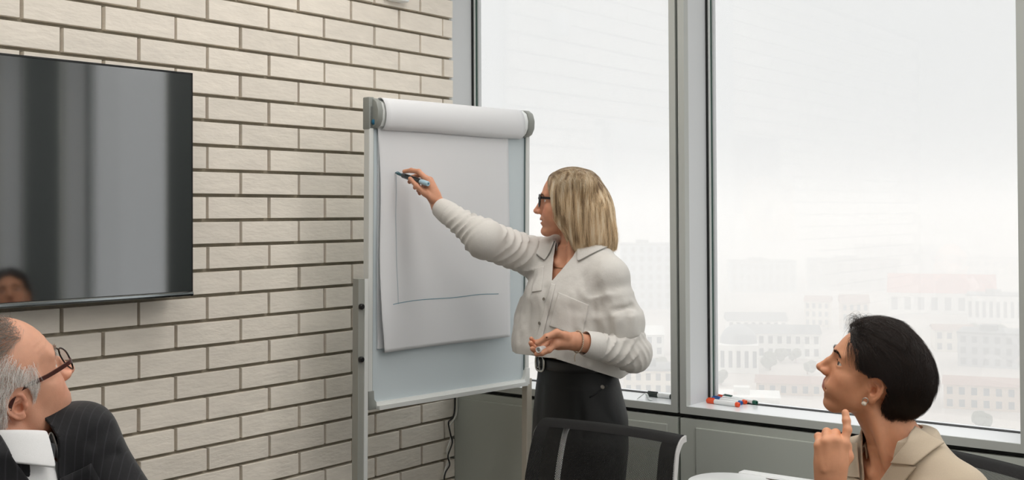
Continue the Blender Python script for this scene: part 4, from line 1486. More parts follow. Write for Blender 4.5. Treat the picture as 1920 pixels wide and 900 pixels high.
# ------------------------------------------------------------------ standing woman writing on the flip chart
def standing_woman():
    root = empty('person', Matrix.Translation((0.2, 3.68, 0)))
    tag(root, 'standing woman with a blonde bob, black glasses and white shirt writing on the flip chart', 'person')
    def own(o):
        o.parent = root; o.matrix_parent_inverse = root.matrix_world.inverted(); return o
    n0 = set(bpy.data.objects)
    skin, lip = srgb(205, 148, 118), srgb(176, 104, 96)
    H = head_frame((0.186, 3.68, 1.571), 172, 2, 0, 0.955)
    f = np.array([-.72, -.69, 0]); f /= np.linalg.norm(f)
    O = np.array([0.205, 3.685, 1.432])
    T = frame_of(O, f)
    fp = np.array([-.93, -.36, 0]); fp /= np.linalg.norm(fp)
    G = frame_of((0.208, 3.69, 0), fp)                                   # pelvis and legs
    shR, elR, wrR = np.array([.088, 3.805, 1.395]), np.array([-.088, 3.635, 1.468]), P(824, 388, 3.775)
    shL, elL, wrL = np.array([.303, 3.560, 1.345]), np.array([.368, 3.525, 1.115]), P(1080, 640, 3.425)
    # --- body
    xs = axis_of(-.42, .52, .011, [(-.42, -.2, .0018), (.04, .32, .0022)])
    ys = axis_of(3.36, 3.98, .011, [(3.37, 3.47, .002), (3.58, 3.86, .0022)])
    zs = axis_of(0.0, 1.75, .012, [(1.06, 1.2, .002), (1.34, 1.74, .0022)])
    F = Field(xs, ys, zs)
    F.op('u', loft([(-.44, 0, 0, .10, .145), (-.34, 0, 0, .088, .125), (-.22, .005, 0, .10, .14), (-.11, .0, 0, .095, .15), (-.05, -.01, 0, .075, .125), (.0, -.012, 0, .053, .065)]), 0, T)
    nb, nt_ = mp(T, (-.012, 0, -.015)), mp(H, (-20, 0, -45))
    F.op('u', cone(nb, nt_, .056, .050), .03)
    add_head(F, H, nose=0.98, nose_up=-2, jaw=1.0, mouth_open=6.0, smile=4.0, cheek=1.08, lips=.85)
    for y in (1, -1):
        F.op('u', cone(mp(H, (-12, y * 50, -42)), mp(T, (.052, y * .022, -.04)), .010, .008), .018)
        F.op('u', cone(mp(T, (.060, y * .025, -.045)), mp(T, (.02, y * .13, -.022)), .009, .009), .014)
        F.op('u', cone(mp(T, (-.015, y * .055, .0)), mp(T, (-.005, y * .125, -.07)), .028, .032), .03)
    F.op('s', ell(mp(T, (.080, 0, -.032)), (.014, .012, .012)), .02)
    for s_, e_, w_ in ((shR, elR, wrR), (shL, elL, wrL)):
        F.op('u', cone(s_, e_, .046, .038), .03); F.op('u', cone(e_, w_, .038, .0255), .02)
    F.op('u', ell(mp(G, (-.015, 0, .93)), (.10, .13, .12)), .04)
    for y in (1, -1):
        hp, kn, an = mp(G, (-.015, y * .080, .86)), mp(G, (.02, y * .095, .47)), mp(G, (-.02, y * .105, .09))
        F.op('u', cone(hp, kn, .074, .050), .03); F.op('u', cone(kn, an, .05, .034), .02); F.op('u', cone(an + np.array([0, 0, -.045]), mp(G, (.13, y * .115, .028)), .034, .026), .02)
    # right hand, writing: palm towards the sheet, thumb below, first finger along the pen
    q = lambda px, py, Y: P(px, py, Y)
    F.op('u', econe(wrR, q(803, 350, 3.785), .0255, .027, (.55, .8, .1), .62), .012)
    mR = [q(800, 336, 3.765), q(806, 338, 3.785), q(809, 346, 3.803), q(811, 355, 3.818)]
    for m_ in mR:
        F.op('u', cone(wrR + (m_ - wrR) * .45, m_, .016, .0105), .010)
    finger(F, [mR[0], q(785, 322, 3.772), q(771, 319.5, 3.793), q(758, 321.5, 3.812)], .0098, .0068)
    finger(F, [mR[1], q(788, 327, 3.815), q(773, 333, 3.830), q(768, 341, 3.822)], .0098, .0072)
    finger(F, [mR[2], q(793, 338, 3.832), q(779, 345, 3.840), q(778, 352, 3.826)], .0092, .0068)
    finger(F, [mR[3], q(797, 349, 3.840), q(785, 357, 3.845), q(787, 363, 3.832)], .0084, .0062)
    finger(F, [q(813, 374, 3.765), q(797, 362, 3.755), q(782, 349, 3.768), q(769, 335, 3.785)], .0125, .0072, .006)
    F.op('u', cone(q(812, 372, 3.768), q(803, 345, 3.775), .014, .012), .012)
    # left hand in front of the belt, holding the pen cap
    F.op('u', econe(wrL, q(1048, 639, 3.41), .0255, .029, (0, 1, .25), .68), .012)
    mL = [q(1043, 645, 3.387), q(1036, 640, 3.407), q(1032, 637, 3.427), q(1032, 634, 3.445)]
    for m_ in mL:
        F.op('u', cone(wrL + (m_ - wrL) * .4, m_, .017, .0105), .010)
    finger(F, [mL[0], q(1029, 656, 3.377), q(1016, 662, 3.373), q(1006, 664, 3.383)], .0100, .0074)
    finger(F, [mL[1], q(1020, 652, 3.400), q(1006, 660, 3.403), q(998, 654, 3.393)], .0100, .0074)
    finger(F, [mL[2], q(1014, 646, 3.422), q(1000, 652, 3.423), q(995, 643, 3.411)], .0094, .0070)
    finger(F, [mL[3], q(1014, 640, 3.439), q(1001, 642, 3.439), q(996, 635, 3.427)], .0086, .0064)
    finger(F, [q(1062, 632, 3.400), q(1044, 624, 3.380), q(1025, 632, 3.371), q(1008, 644, 3.373)], .0128, .0078, .006)
    F.op('u', cone(q(1060, 632, 3.405), q(1040, 640, 3.395), .014, .013), .012)
    V, Q = F.mesh(); L = tl(H, V)
    own(soft_mesh('body', V, Q, skin_mat('light_skin'), None, head_tint(L, skin, lip, .12, mo=6)))
    add_eyes(H, None, srgb(96, 110, 118), (-2, 2))
    add_brows(H, None, hair_mat('fair_brow', srgb(92, 74, 56), srgb(128, 106, 82)), F, 200, .00016)
    add_lashes(H, None, hair_mat('lash', srgb(30, 24, 20), srgb(40, 30, 26)))
    t = MB(); t.grid(lambda a, b: (94.5 - .014 * ((a - .5) * 42) ** 2, (a - .5) * 42, -48.5 + .006 * ((a - .5) * 42) ** 2 - 6.0 * b), 12, 2, H)
    own(t.build('teeth', mat('teeth', srgb(232, 226, 214), .2), smooth='all'))
    # --- hair: a shoulder-length bob
    e1 = ell_np((-6, 0, 42), (103, 83, 90)); e2 = ell_np((-54, 0, -6), (90, 90, 94)); e3 = ell_np((-72, 0, -86), (84, 88, 76))
    env_mm = lambda X: smin_np(smin_np(e1(X), e2(X), 30), e3(X), 40)
    A = np.array(H); sc = np.linalg.norm(A[:3, 0]); Rm = A[:3, :3] / sc
    env = lambda Pw: env_mm(tl(H, Pw)) * sc
    d = sphere_pts(52000, 12); c0 = np.array([-22, 0, 22.0])
    lo_, hi_ = np.zeros(len(d)), np.full(len(d), 160.0)
    for _ in range(22):
        m = (lo_ + hi_) / 2; ins = env_mm(c0 + d * m[:, None]) < -5; lo_ = np.where(ins, m, lo_); hi_ = np.where(ins, hi_, m)
    Lr = c0 + d * lo_[:, None]; x, y, z = Lr.T; ay = np.abs(y)
    keep = ((z > 60) & (x < 78 - .003 * ay ** 2)) | ((z <= 60) & (z > -20) & (x < 46 - .02 * ay))
    keep |= (z <= -20) & (z > -60) & (x < -30)
    Lr = Lr[keep]; roots = tw(H, Lr)
    edge = lambda zz: np.interp(zz, [-160, -107, -36, 30, 80, 110], [-32, 14, 50, 58, 64, 70])
    def flow(Pw, D, t):
        l = tl(H, Pw); x, y, z = l.T
        s = np.where(y > 12, 1.0, -1.0)
        top = np.clip((z - 70) / 40, 0, 1)
        vx = -0.10 - 0.45 * np.clip((-30 - z) / 60, 0, 1) * np.clip((x + 30) / 60, 0, 1) - 0.5 * top + 0.10 * np.clip((-70 - x) / 40, 0, 1)
        vx = vx - 1.6 * np.clip((x - edge(z)) / 12, 0, 1.2)
        vx = vx - 0.5 * np.clip((-100 - z) / 40, 0, 1) * (x < -95)                 # ends flick out at the back
        vy = s * (0.9 * top) - 0.10 * np.sign(y) * np.clip((-60 - z) / 60, 0, 1)
        vz = -1.0 + 0.75 * top
        return np.stack([vx, vy, vz], 1) @ Rm.T
    rg = np.random.default_rng(21)
    S = grow(env, roots, flow, .40 * np.ones(len(roots)), 34, (.0005, .010), 5, .05, .55, .30, 42, .16)
    cut = lambda xx: np.interp(xx, [-150, -120, -95, -60, -29, 16, 50], [-140, -134, -126, -146, -152, -112, -60])
    jit = rg.normal(size=len(S)) * 6
    def below(Pw):
        l = tl(H, Pw); j = np.repeat(jit, 34)
        return l[:, 2] < cut(l[:, 0]) + j
    S = stop_inside(S, below)
    fly = rg.random(len(S)) < .02
    S[fly] += (np.linspace(0, 1, 34) ** 2)[None, :, None] * (rg.normal(size=(fly.sum(), 1, 3)) * .010)
    hm = bpy.data.materials.new('blonde_hair'); hm.use_nodes = True
    nt = hm.node_tree; b = nt.nodes['Principled BSDF']; hi = nt.nodes.new('ShaderNodeHairInfo')
    mx = nt.nodes.new('ShaderNodeValToRGB'); e = mx.color_ramp.elements
    e[0].position, e[0].color = 0, srgb(150, 122, 92); e[1].position, e[1].color = 1, srgb(255, 244, 222)
    k = e.new(.45); k.color = srgb(232, 206, 166)
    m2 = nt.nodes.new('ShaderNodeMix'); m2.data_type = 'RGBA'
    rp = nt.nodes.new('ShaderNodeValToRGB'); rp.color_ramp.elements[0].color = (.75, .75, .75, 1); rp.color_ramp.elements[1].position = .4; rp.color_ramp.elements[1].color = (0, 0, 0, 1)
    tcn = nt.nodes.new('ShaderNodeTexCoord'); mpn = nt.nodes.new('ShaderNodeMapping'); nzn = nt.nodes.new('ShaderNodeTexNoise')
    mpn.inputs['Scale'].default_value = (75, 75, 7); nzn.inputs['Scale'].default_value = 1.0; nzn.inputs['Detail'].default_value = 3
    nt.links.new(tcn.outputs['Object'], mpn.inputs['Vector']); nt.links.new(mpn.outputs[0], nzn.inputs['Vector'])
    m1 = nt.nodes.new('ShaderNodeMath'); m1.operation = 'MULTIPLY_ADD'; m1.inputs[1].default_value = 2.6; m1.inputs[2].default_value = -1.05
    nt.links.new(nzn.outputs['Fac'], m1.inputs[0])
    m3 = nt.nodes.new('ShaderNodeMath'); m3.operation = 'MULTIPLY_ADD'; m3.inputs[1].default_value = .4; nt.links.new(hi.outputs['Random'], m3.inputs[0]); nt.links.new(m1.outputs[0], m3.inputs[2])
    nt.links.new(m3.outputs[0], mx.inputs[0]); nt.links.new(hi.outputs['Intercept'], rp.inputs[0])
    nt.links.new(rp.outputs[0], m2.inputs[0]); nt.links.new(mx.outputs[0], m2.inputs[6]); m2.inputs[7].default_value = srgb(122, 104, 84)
    nt.links.new(m2.outputs[2], b.inputs['Base Color']); b.inputs['Roughness'].default_value = .38
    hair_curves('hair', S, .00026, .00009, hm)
    Fh = Field(*shell_axes((.02, 3.54, 1.38), (.36, 3.82, 1.74), .0045))
    for en in (ell((-6, 0, 42), (98, 78, 85)), ell((-54, 0, -6), (83, 83, 87)), ell((-66, 0, -76), (72, 76, 64))):
        Fh.op('u', en, 30, H)
    Vh, Qh = Fh.mesh(); l = tl(H, Vh); x, y, z = l.T
    g = np.maximum(x - (edge(z) - 7), -(z - cut(x)) + 16)
    g = np.maximum(g, np.where((z < -10) & (x > -10), 60 - np.abs(y), -9))
    Vh, Qh = clip_mesh(Vh, Qh, g)
    own(soft_mesh('hair_cap', Vh, Qh, mat('blonde_under_hair', srgb(150, 128, 94), .7)))
    add_glasses(H, own, mat('black_acetate', (.006, .006, .007, 1), .18, coat=.5), mat('black_acetate_arm', (.006, .006, .007, 1), .18, coat=.5), 2.4, 48, 40, 104, 8.0, 3.0)
    # --- shirt
    linen = cloth_mat('white_linen', srgb(208, 205, 200), .85, 900, (110, .22, .003), sheen=.1)
    Fs = Field(*shell_axes((-.33, 3.36, 1.0), (.52, 3.95, 1.64), .0042))
    rows = [(-.42, -.045, -.005, .128, .160), (-.395, -.025, -.02, .166, .180), (-.36, -.012, -.025, .174, .186), (-.30, .0, -.025, .166, .186), (-.22, .0, -.018, .150, .185), (-.13, .0, -.005, .136, .185), (-.065, -.01, 0, .105, .165), (-.01, -.014, 0, .078, .10), (.04, -.02, 0, .064, .072)]
    Fs.op('u', loft(rows), 0, T)
    for y in (1, -1):
        Fs.op('u', cone(mp(T, (-.014, y * .05, -.004)), (shL if y > 0 else shR) + np.array([0, 0, .006]), .050, .056), .035)
    ax = lambda a, b: (b - a) / np.linalg.norm(b - a)
    Fs.op('u', cone(shR, elR, .066, .060), .04); Fs.op('u', cone(elR, elR + (wrR - elR) * .82, .058, .036), .03)
    shD = shL + np.array([-.002, .0, .002])
    Fs.op('u', cone(shD, shD + (elL - shD) * .62, .056, .064), .04)
    Fs.op('u', econe(shD + (elL - shD) * .30, shD + (elL - shD) * .56, .058, .073, (0, 1, 0), .95), .02)
    Fl = Field(*shell_axes((.14, 3.33, 1.0), (.5, 3.72, 1.32), .0042))
    Fl.op('u', cone(shD + (elL - shD) * .42, elL, .058, .050)); Fl.op('u', cone(elL, elL + (wrL - elL) * .72, .050, .0405), .03)
    Fl.op('u', cone(elL + np.array([.018, .01, .01]), elL + np.array([.012, .01, -.015]), .034, .032), .03)
    def limb_folds(a, b, amp, lam, tw_, seed, k=1.0):
        a, b = np.array(a), np.array(b); dd = ax(a, b); L_ = np.linalg.norm(b - a)
        def fn(x, y, z):
            X, Y, Z = x - a[0], y - a[1], z - a[2]
            s = X * dd[0] + Y * dd[1] + Z * dd[2]
            r = np.sqrt(np.maximum((X - s * dd[0]) ** 2 + (Y - s * dd[1]) ** 2 + (Z - s * dd[2]) ** 2, 1e-6))
            n1 = vnoise(x * 11, y * 11, z * 11, seed); n2 = vnoise(x * 24, y * 24, z * 24, seed + 7)
            ph = (s + tw_ * (Z - s * dd[2]) + 0.018 * n1) / lam * 2 * PI
            w = np.clip(s / .04, 0, 1) * np.clip((L_ - s) / .03, 0, 1) * np.clip((.11 - r) / .02, 0, 1)
            rid = 1 - 2 * np.abs(np.sin(ph / 2)) ** 0.7
            return (-amp * rid * (0.55 + 0.45 * n2) * w * k).astype(F32)
        m = .10
        return fn, np.minimum(a, b) - m, np.maximum(a, b) + m
    Fs.op('d', limb_folds(shR + (elR - shR) * .1, elR, .0065, .036, .55, 3)); Fs.op('d', limb_folds(elR - (elR - shR) * .15, elR + (wrR - elR) * .75, .0065, .030, .5, 5))
    Fs.op('d', limb_folds(shL + np.array([0, 0, .0]), elL, .0045, .060, -.5, 8)); Fl.op('d', limb_folds(shD + (elL - shD) * .4, elL, .005, .045, -.5, 8)); Fl.op('d', limb_folds(elL, elL + (wrL - elL) * .7, .0075, .030, .6, 9)); Fl.op('d', limb_folds(elL + (elL - wrL) * .25, elL + (wrL - elL) * .3, .003, .024, -.8, 19))
    def drape(x, y, z):
        v = vnoise(x * 13 + z * 4, y * 13, z * 4.5, 31) + .5 * vnoise(x * 26, y * 26, z * 9, 32) + .30 * vnoise(x * 55, y * 55, z * 40, 33)
        w = np.clip((1.40 - z) / .12, .35, 1)
        return (np.sign(v) * np.abs(v) ** .8 * .0085 * w).astype(F32)
    Fs.op('d', (drape, (-.02, 3.3, .95), (.55, 4.0, 1.45)))
    # deep folds: from the shoulder to the pocket, below the arm, and where the cloth gathers over the belt
    def crease(p0, p1, r, depth):
        p0, p1 = np.array(p0), np.array(p1); c = cone(p0, p1, r, r * .6)
        return (lambda x, y, z: (1.5 * depth * np.exp(-np.maximum(c[0](x, y, z) + r, 0) ** 2 / (r * r))).astype(F32)), c[1] - r * 2, c[2] + r * 2
    for a_, b_, r_, dp in [((1150, 520, 3.47), (1085, 590, 3.47), .016, .012), ((1128, 560, 3.46), (1150, 640, 3.50), .014, .016), ((1060, 540, 3.52), (1030, 640, 3.50), .012, .006),
                           ((1000, 520, 3.68), (985, 640, 3.62), .014, .007), ((1020, 540, 3.60), (1005, 650, 3.54), .012, .007), ((1185, 575, 3.5), (1120, 590, 3.46), .010, .010), ((1090, 660, 3.48), (1150, 700, 3.5), .014, .008), ((1050, 660, 3.48), (1080, 700, 3.48), .012, .007)]:
        Fs.op('d', crease(P(*a_), P(*b_), r_, dp))
    Vs, Qs = Fs.mesh()
    l = tl(T, Vs); x, y, z = l.T
    wv = np.interp(z, [-.16, -.10, -.06, -.02, .06], [-.02, -.002, .020, .042, .062])
    g = np.where(x > 0, wv - np.abs(y - .004), -.05)
    na = tl(T, [nb])[0]; nd = tl(T, [nt_])[0] - na; nd /= np.linalg.norm(nd)
    rel = l - na; sN = rel @ nd; dn = np.linalg.norm(rel - sN[:, None] * nd, axis=1)
    g = np.maximum(g, np.where(z > -.05, .058 - dn, -.05)); g = np.maximum(g, np.where(np.hypot(x, y) < .085, z - .035, -.05))
    def cuff_cut(Vx, e_, w_, k_):
        dd = ax(e_, w_); s_ = (Vx - e_) @ dd; r_ = np.linalg.norm(Vx - e_ - s_[:, None] * dd, axis=1)
        return np.where((r_ < .09) & (s_ > 0), s_ - k_ * np.linalg.norm(w_ - e_), -.05)
    g = np.maximum(g, cuff_cut(Vs, elR, wrR, .80))
    lg = tl(G, Vs)
    hem = 1.030 + .34 * np.clip(lg[:, 0] + .08, 0, .21) + .30 * np.clip(-.08 - lg[:, 0], 0, .15)
    g = np.maximum(g, hem - Vs[:, 2])
    Vs, Qs = clip_mesh(Vs, Qs, g)
    Vl, Ql = Fl.mesh()
    Vl, Ql = clip_mesh(Vl, Ql, np.maximum(cuff_cut(Vl, elL, wrL, .68), (Vl - shD - (elL - shD) * .48) @ -ax(shD, elL)))
    Qs = np.concatenate([Qs, Ql + len(Vs)]); Vs = np.concatenate([Vs, Vl])
    own(soft_mesh('shirt', Vs, Qs, linen, None, None, .0022))
    ring_collar('collar', T, (-.006, 0, .020), .064, .069, 140, lambda fr: .040 - .034 * fr, lambda fr: .042 + .026 * fr ** 2, lambda fr: .008 + .018 * fr, linen, own, .0022, field=Fs)
    Vp, Fp = patch_px(Fs, [(1034, 531), (1043, 533), (1010, 668), (997, 666)], 44, 6, .0035)
    own(soft_mesh('placket', Vp, Fp, linen, None, None, .002))
    for quad in ([(1047, 547), (1105, 571), (1092, 634), (1030, 612)], [(1005, 503), (1021, 499), (1016, 546), (998, 549)]):
        Vp, Fp = patch_px(Fs, quad, 22, 20, .0035)
        own(soft_mesh('chest_pocket', Vp, Fp, linen, None, None, .002))
    mb = mat('grey_button', srgb(120, 114, 104), .3)
    for px_, py_ in ((1022, 561), (1014, 606)):
        O_ = np.array([P(px_, py_, 3.2)]); Pt, h_ = shoot(Fs, O_, O_ - np.array([0, 0, CAMZ]), 1.0); N_ = grad(Fs, Pt)[0]
        b_ = MB(); b_.lathe([(.0001, .0045), (.0040, .0045), (.0052, .0062), (.0052, .0072), (.0044, .0078), (.0001, .0070)], 14, frame_of(Pt[0], np.cross(N_, [0, 0, 1.0]), N_))
        own(b_.build('button', mb, smooth=True))
    for e_, w_, k0, k1, r0, r1 in ((elR, wrR, .74, .99, .0395, .0335), (elL, wrL, .60, .86, .0425, .0375)):
        c_ = MB(); L_ = w_ - e_
        Mx = frame_of(e_ + L_ * k0, np.cross(L_, [0, 0, 1.0]), L_)
        hh = np.linalg.norm(L_) * (k1 - k0)
        c_.lathe([(r0 * .96, 0), (r0, .004), (r0, .009), ((r0 + r1) / 2 + .001, hh * .5), (r1, hh - .003), (r1 - .001, hh), (r1 - .003, hh - .001), (r1 - .003, hh * .3), (r0 - .004, .004)], 40, Mx)
        own(c_.build('cuff', linen, smooth=True))
    # --- trousers, belt, shoes
    black = cloth_mat('black_cloth', srgb(15, 16, 16), .5, 500, (30, .2, .004), sheen=.05)
    Ft = Field(*shell_axes((-.08, 3.45, .03), (.5, 3.95, 1.10), .0065))
    Ft.op('u', loft([(.70, .0, 0, .132, .172), (.80, -.004, 0, .142, .180), (.90, -.008, 0, .140, .178), (.98, -.002, 0, .126, .160), (1.05, .002, 0, .116, .146), (1.11, .002, 0, .115, .145)], 2.3), 0, G)
    for y in (1, -1):
        hp, kn, an = mp(G, (.0, y * .085, .80)), mp(G, (.02, y * .10, .46)), mp(G, (-.01, y * .11, .07))
        Ft.op('u', cone(hp, kn, .104, .094), .03); Ft.op('u', cone(kn, an, .094, .098), .02)
    def tf(x, y, z):
        return (.0035 * (vnoise(x * 12, y * 12, z * 4, 41) + .5 * vnoise(x * 25, y * 25, z * 10, 42))).astype(F32)
    Ft.op('d', (tf, (-.1, 3.4, 0), (.55, 4, 1.0)))
    for a_, b_, r_, dp in [((1112, 735, 3.5), (1155, 792, 3.53), .016, .009), ((1050, 730, 3.53), (1045, 830, 3.53), .010, .005), ((1085, 725, 3.52), (1092, 830, 3.52), .010, .004)]:
        Ft.op('d', crease(P(*a_), P(*b_), r_, dp))
    Vt, Qt = Ft.mesh(); Vt, Qt = clip_mesh(Vt, Qt, np.maximum(Vt[:, 2] - 1.092, .05 - Vt[:, 2]))
    own(soft_mesh('trousers', Vt, Qt, black, None, None, .002))
    wb_ = MB(); n_ = 64
    def belt(a, b, ro):
        t = 2 * PI * a
        return (.002 + (.121 + ro) * math.copysign(abs(math.cos(t)) ** .87, math.cos(t)), (.151 + ro) * math.copysign(abs(math.sin(t)) ** .87, math.sin(t)), 1.055 + .036 * b)
    wb_.grid(lambda a, b: belt(a, b, .0), n_, 3, G)
    o = own(wb_.build('belt', mat('black_leather', srgb(26, 26, 27), .4, bump=(200, .2, .001)), smooth='all'))
    md = o.modifiers.new('t', 'SOLIDIFY'); md.thickness = .004
    bk_ = MB(); Mb = G @ Matrix.Translation((.127, .0, 1.073)) @ Matrix.Rotation(R(10), 4, 'Z')
    bk_.tube([(.004, -.024 * c_, .024 * s_) for c_, s_ in [(math.copysign(abs(math.cos(t)) ** .6, math.cos(t)), math.copysign(abs(math.sin(t)) ** .6, math.sin(t))) for t in np.linspace(0, 2 * PI, 25)[:-1]]], .0042, 8, closed=True, M=Mb)
    bk_.tube([(.005, .0, -.022), (.007, .0, .022)], .0028, 6, M=Mb)
    ob = own(bk_.build('belt_buckle', mat('steel', srgb(205, 205, 200), .2, 1.0), smooth='all'))
    pk = MB()
    pts = [P(1102, 778, 3.44), P(1130, 764, 3.45), P(1158, 750, 3.50)]
    pv, _h = shoot(Ft, np.array([P(px, py, 3.2) for px, py in [(1120, 770), (1128, 766), (1136, 761), (1144, 756), (1152, 751), (1158, 747)]]), np.array([0, 1, -.05]), .7)
    pk.tube(pv, .0028, 6); own(pk.build('pocket_welt', black, smooth='all'))
    bt, _h = shoot(Ft, np.array([P(1148, 750, 3.2)]), np.array([0, 1, -.05]), .7)
    b_ = MB(); b_.lathe([(.0001, 0), (.006, 0), (.0068, .002), (.0055, .0038), (.0001, .003)], 14, frame_of(bt[0], (1, 0, 0), grad(Ft, bt)[0])); own(b_.build('button', mb, smooth=True))
    for y in (1, -1):
        s_ = Field(*shell_axes(tuple(mp(G, (0, y * .11, 0)) + np.array([-.24, -.16, -.01])), tuple(mp(G, (0, y * .11, 0)) + np.array([.16, .16, .12])), .006))
        s_.op('u', econe(mp(G, (-.05, y * .11, .035)), mp(G, (.06, y * .112, .03)), .036, .04, (0, 0, 1), .8)); s_.op('u', econe(mp(G, (.06, y * .112, .03)), mp(G, (.15, y * .115, .022)), .04, .026, (0, 0, 1), .75), .02)
        Vv, Qq = s_.mesh(); own(soft_mesh('shoe', Vv, Qq, mat('black_shoe', srgb(22, 22, 22), .3)))
    # --- necklace, bracelet
    gold = mat('pale_gold', srgb(214, 190, 150), .25, 1.0)
    nk = MB(); pts = []
    for i in range(31):
        a_ = R(-88 + 176 * i / 30)
        pts.append((.35, .062 * math.sin(a_) * 1.0, -.028 - .030 * math.cos(a_)))
    Pn, hn = shoot(F, tw(T, pts), -f, .5); Pn = Pn + grad(F, Pn) * .0015
    nk.tube(Pn, .0009, 6)
    no = own(nk.build('necklace', gold, smooth='all'))
    c_ = Pn[15]; N_ = grad(F, Pn[15:16])[0]
    pd = MB(); Mp = frame_of(c_ + N_ * .002 - np.array([0, 0, .012]), np.cross([0, 0, 1.0], N_), N_)
    pd.tube([(.0105 * math.cos(t), .0105 * math.sin(t), 0) for t in np.linspace(0, 2 * PI, 25)[:-1]], .0012, 6, closed=True, M=Mp)
    po = pd.build('pendant', gold, smooth='all'); po.parent = no; po.matrix_parent_inverse = no.matrix_world.inverted()
    dd = ax(wrL, elL); bc = wrL + dd * .006; Mb = frame_of(bc, np.cross(dd, [0, 0, 1.0]), dd + np.array([.25, 0, .1]))
    br = MB(); bp = [(.0305 * math.cos(t), .0325 * math.sin(t), 0) for t in np.linspace(0, 2 * PI, 41)[:-1]]
    br.tube(bp, .0012, 6, closed=True, M=Mb)
    for i_, p_ in enumerate(bp):
        bm = bmesh.new(); bmesh.ops.create_icosphere(bm, subdivisions=1, radius=.0026)
        br._bm(bm, Mb @ Matrix.Translation(p_))
    lo_p = min(bp, key=lambda p_: (Mb @ Vector(p_)).z); w0 = np.array(Mb @ Vector(lo_p))
    br.tube(spline([w0, w0 + np.array([-.006, -.004, -.012]), w0 + np.array([-.005, -.003, -.026])], 10), .0012, 6)
    own(br.build('bracelet', mat('beaded_metal', srgb(196, 178, 156), .3, .8), smooth='all'))
    for o in set(bpy.data.objects) - n0:
        if o.parent is None and o is not root: own(o)
    return root
WOMAN_A = standing_woman()
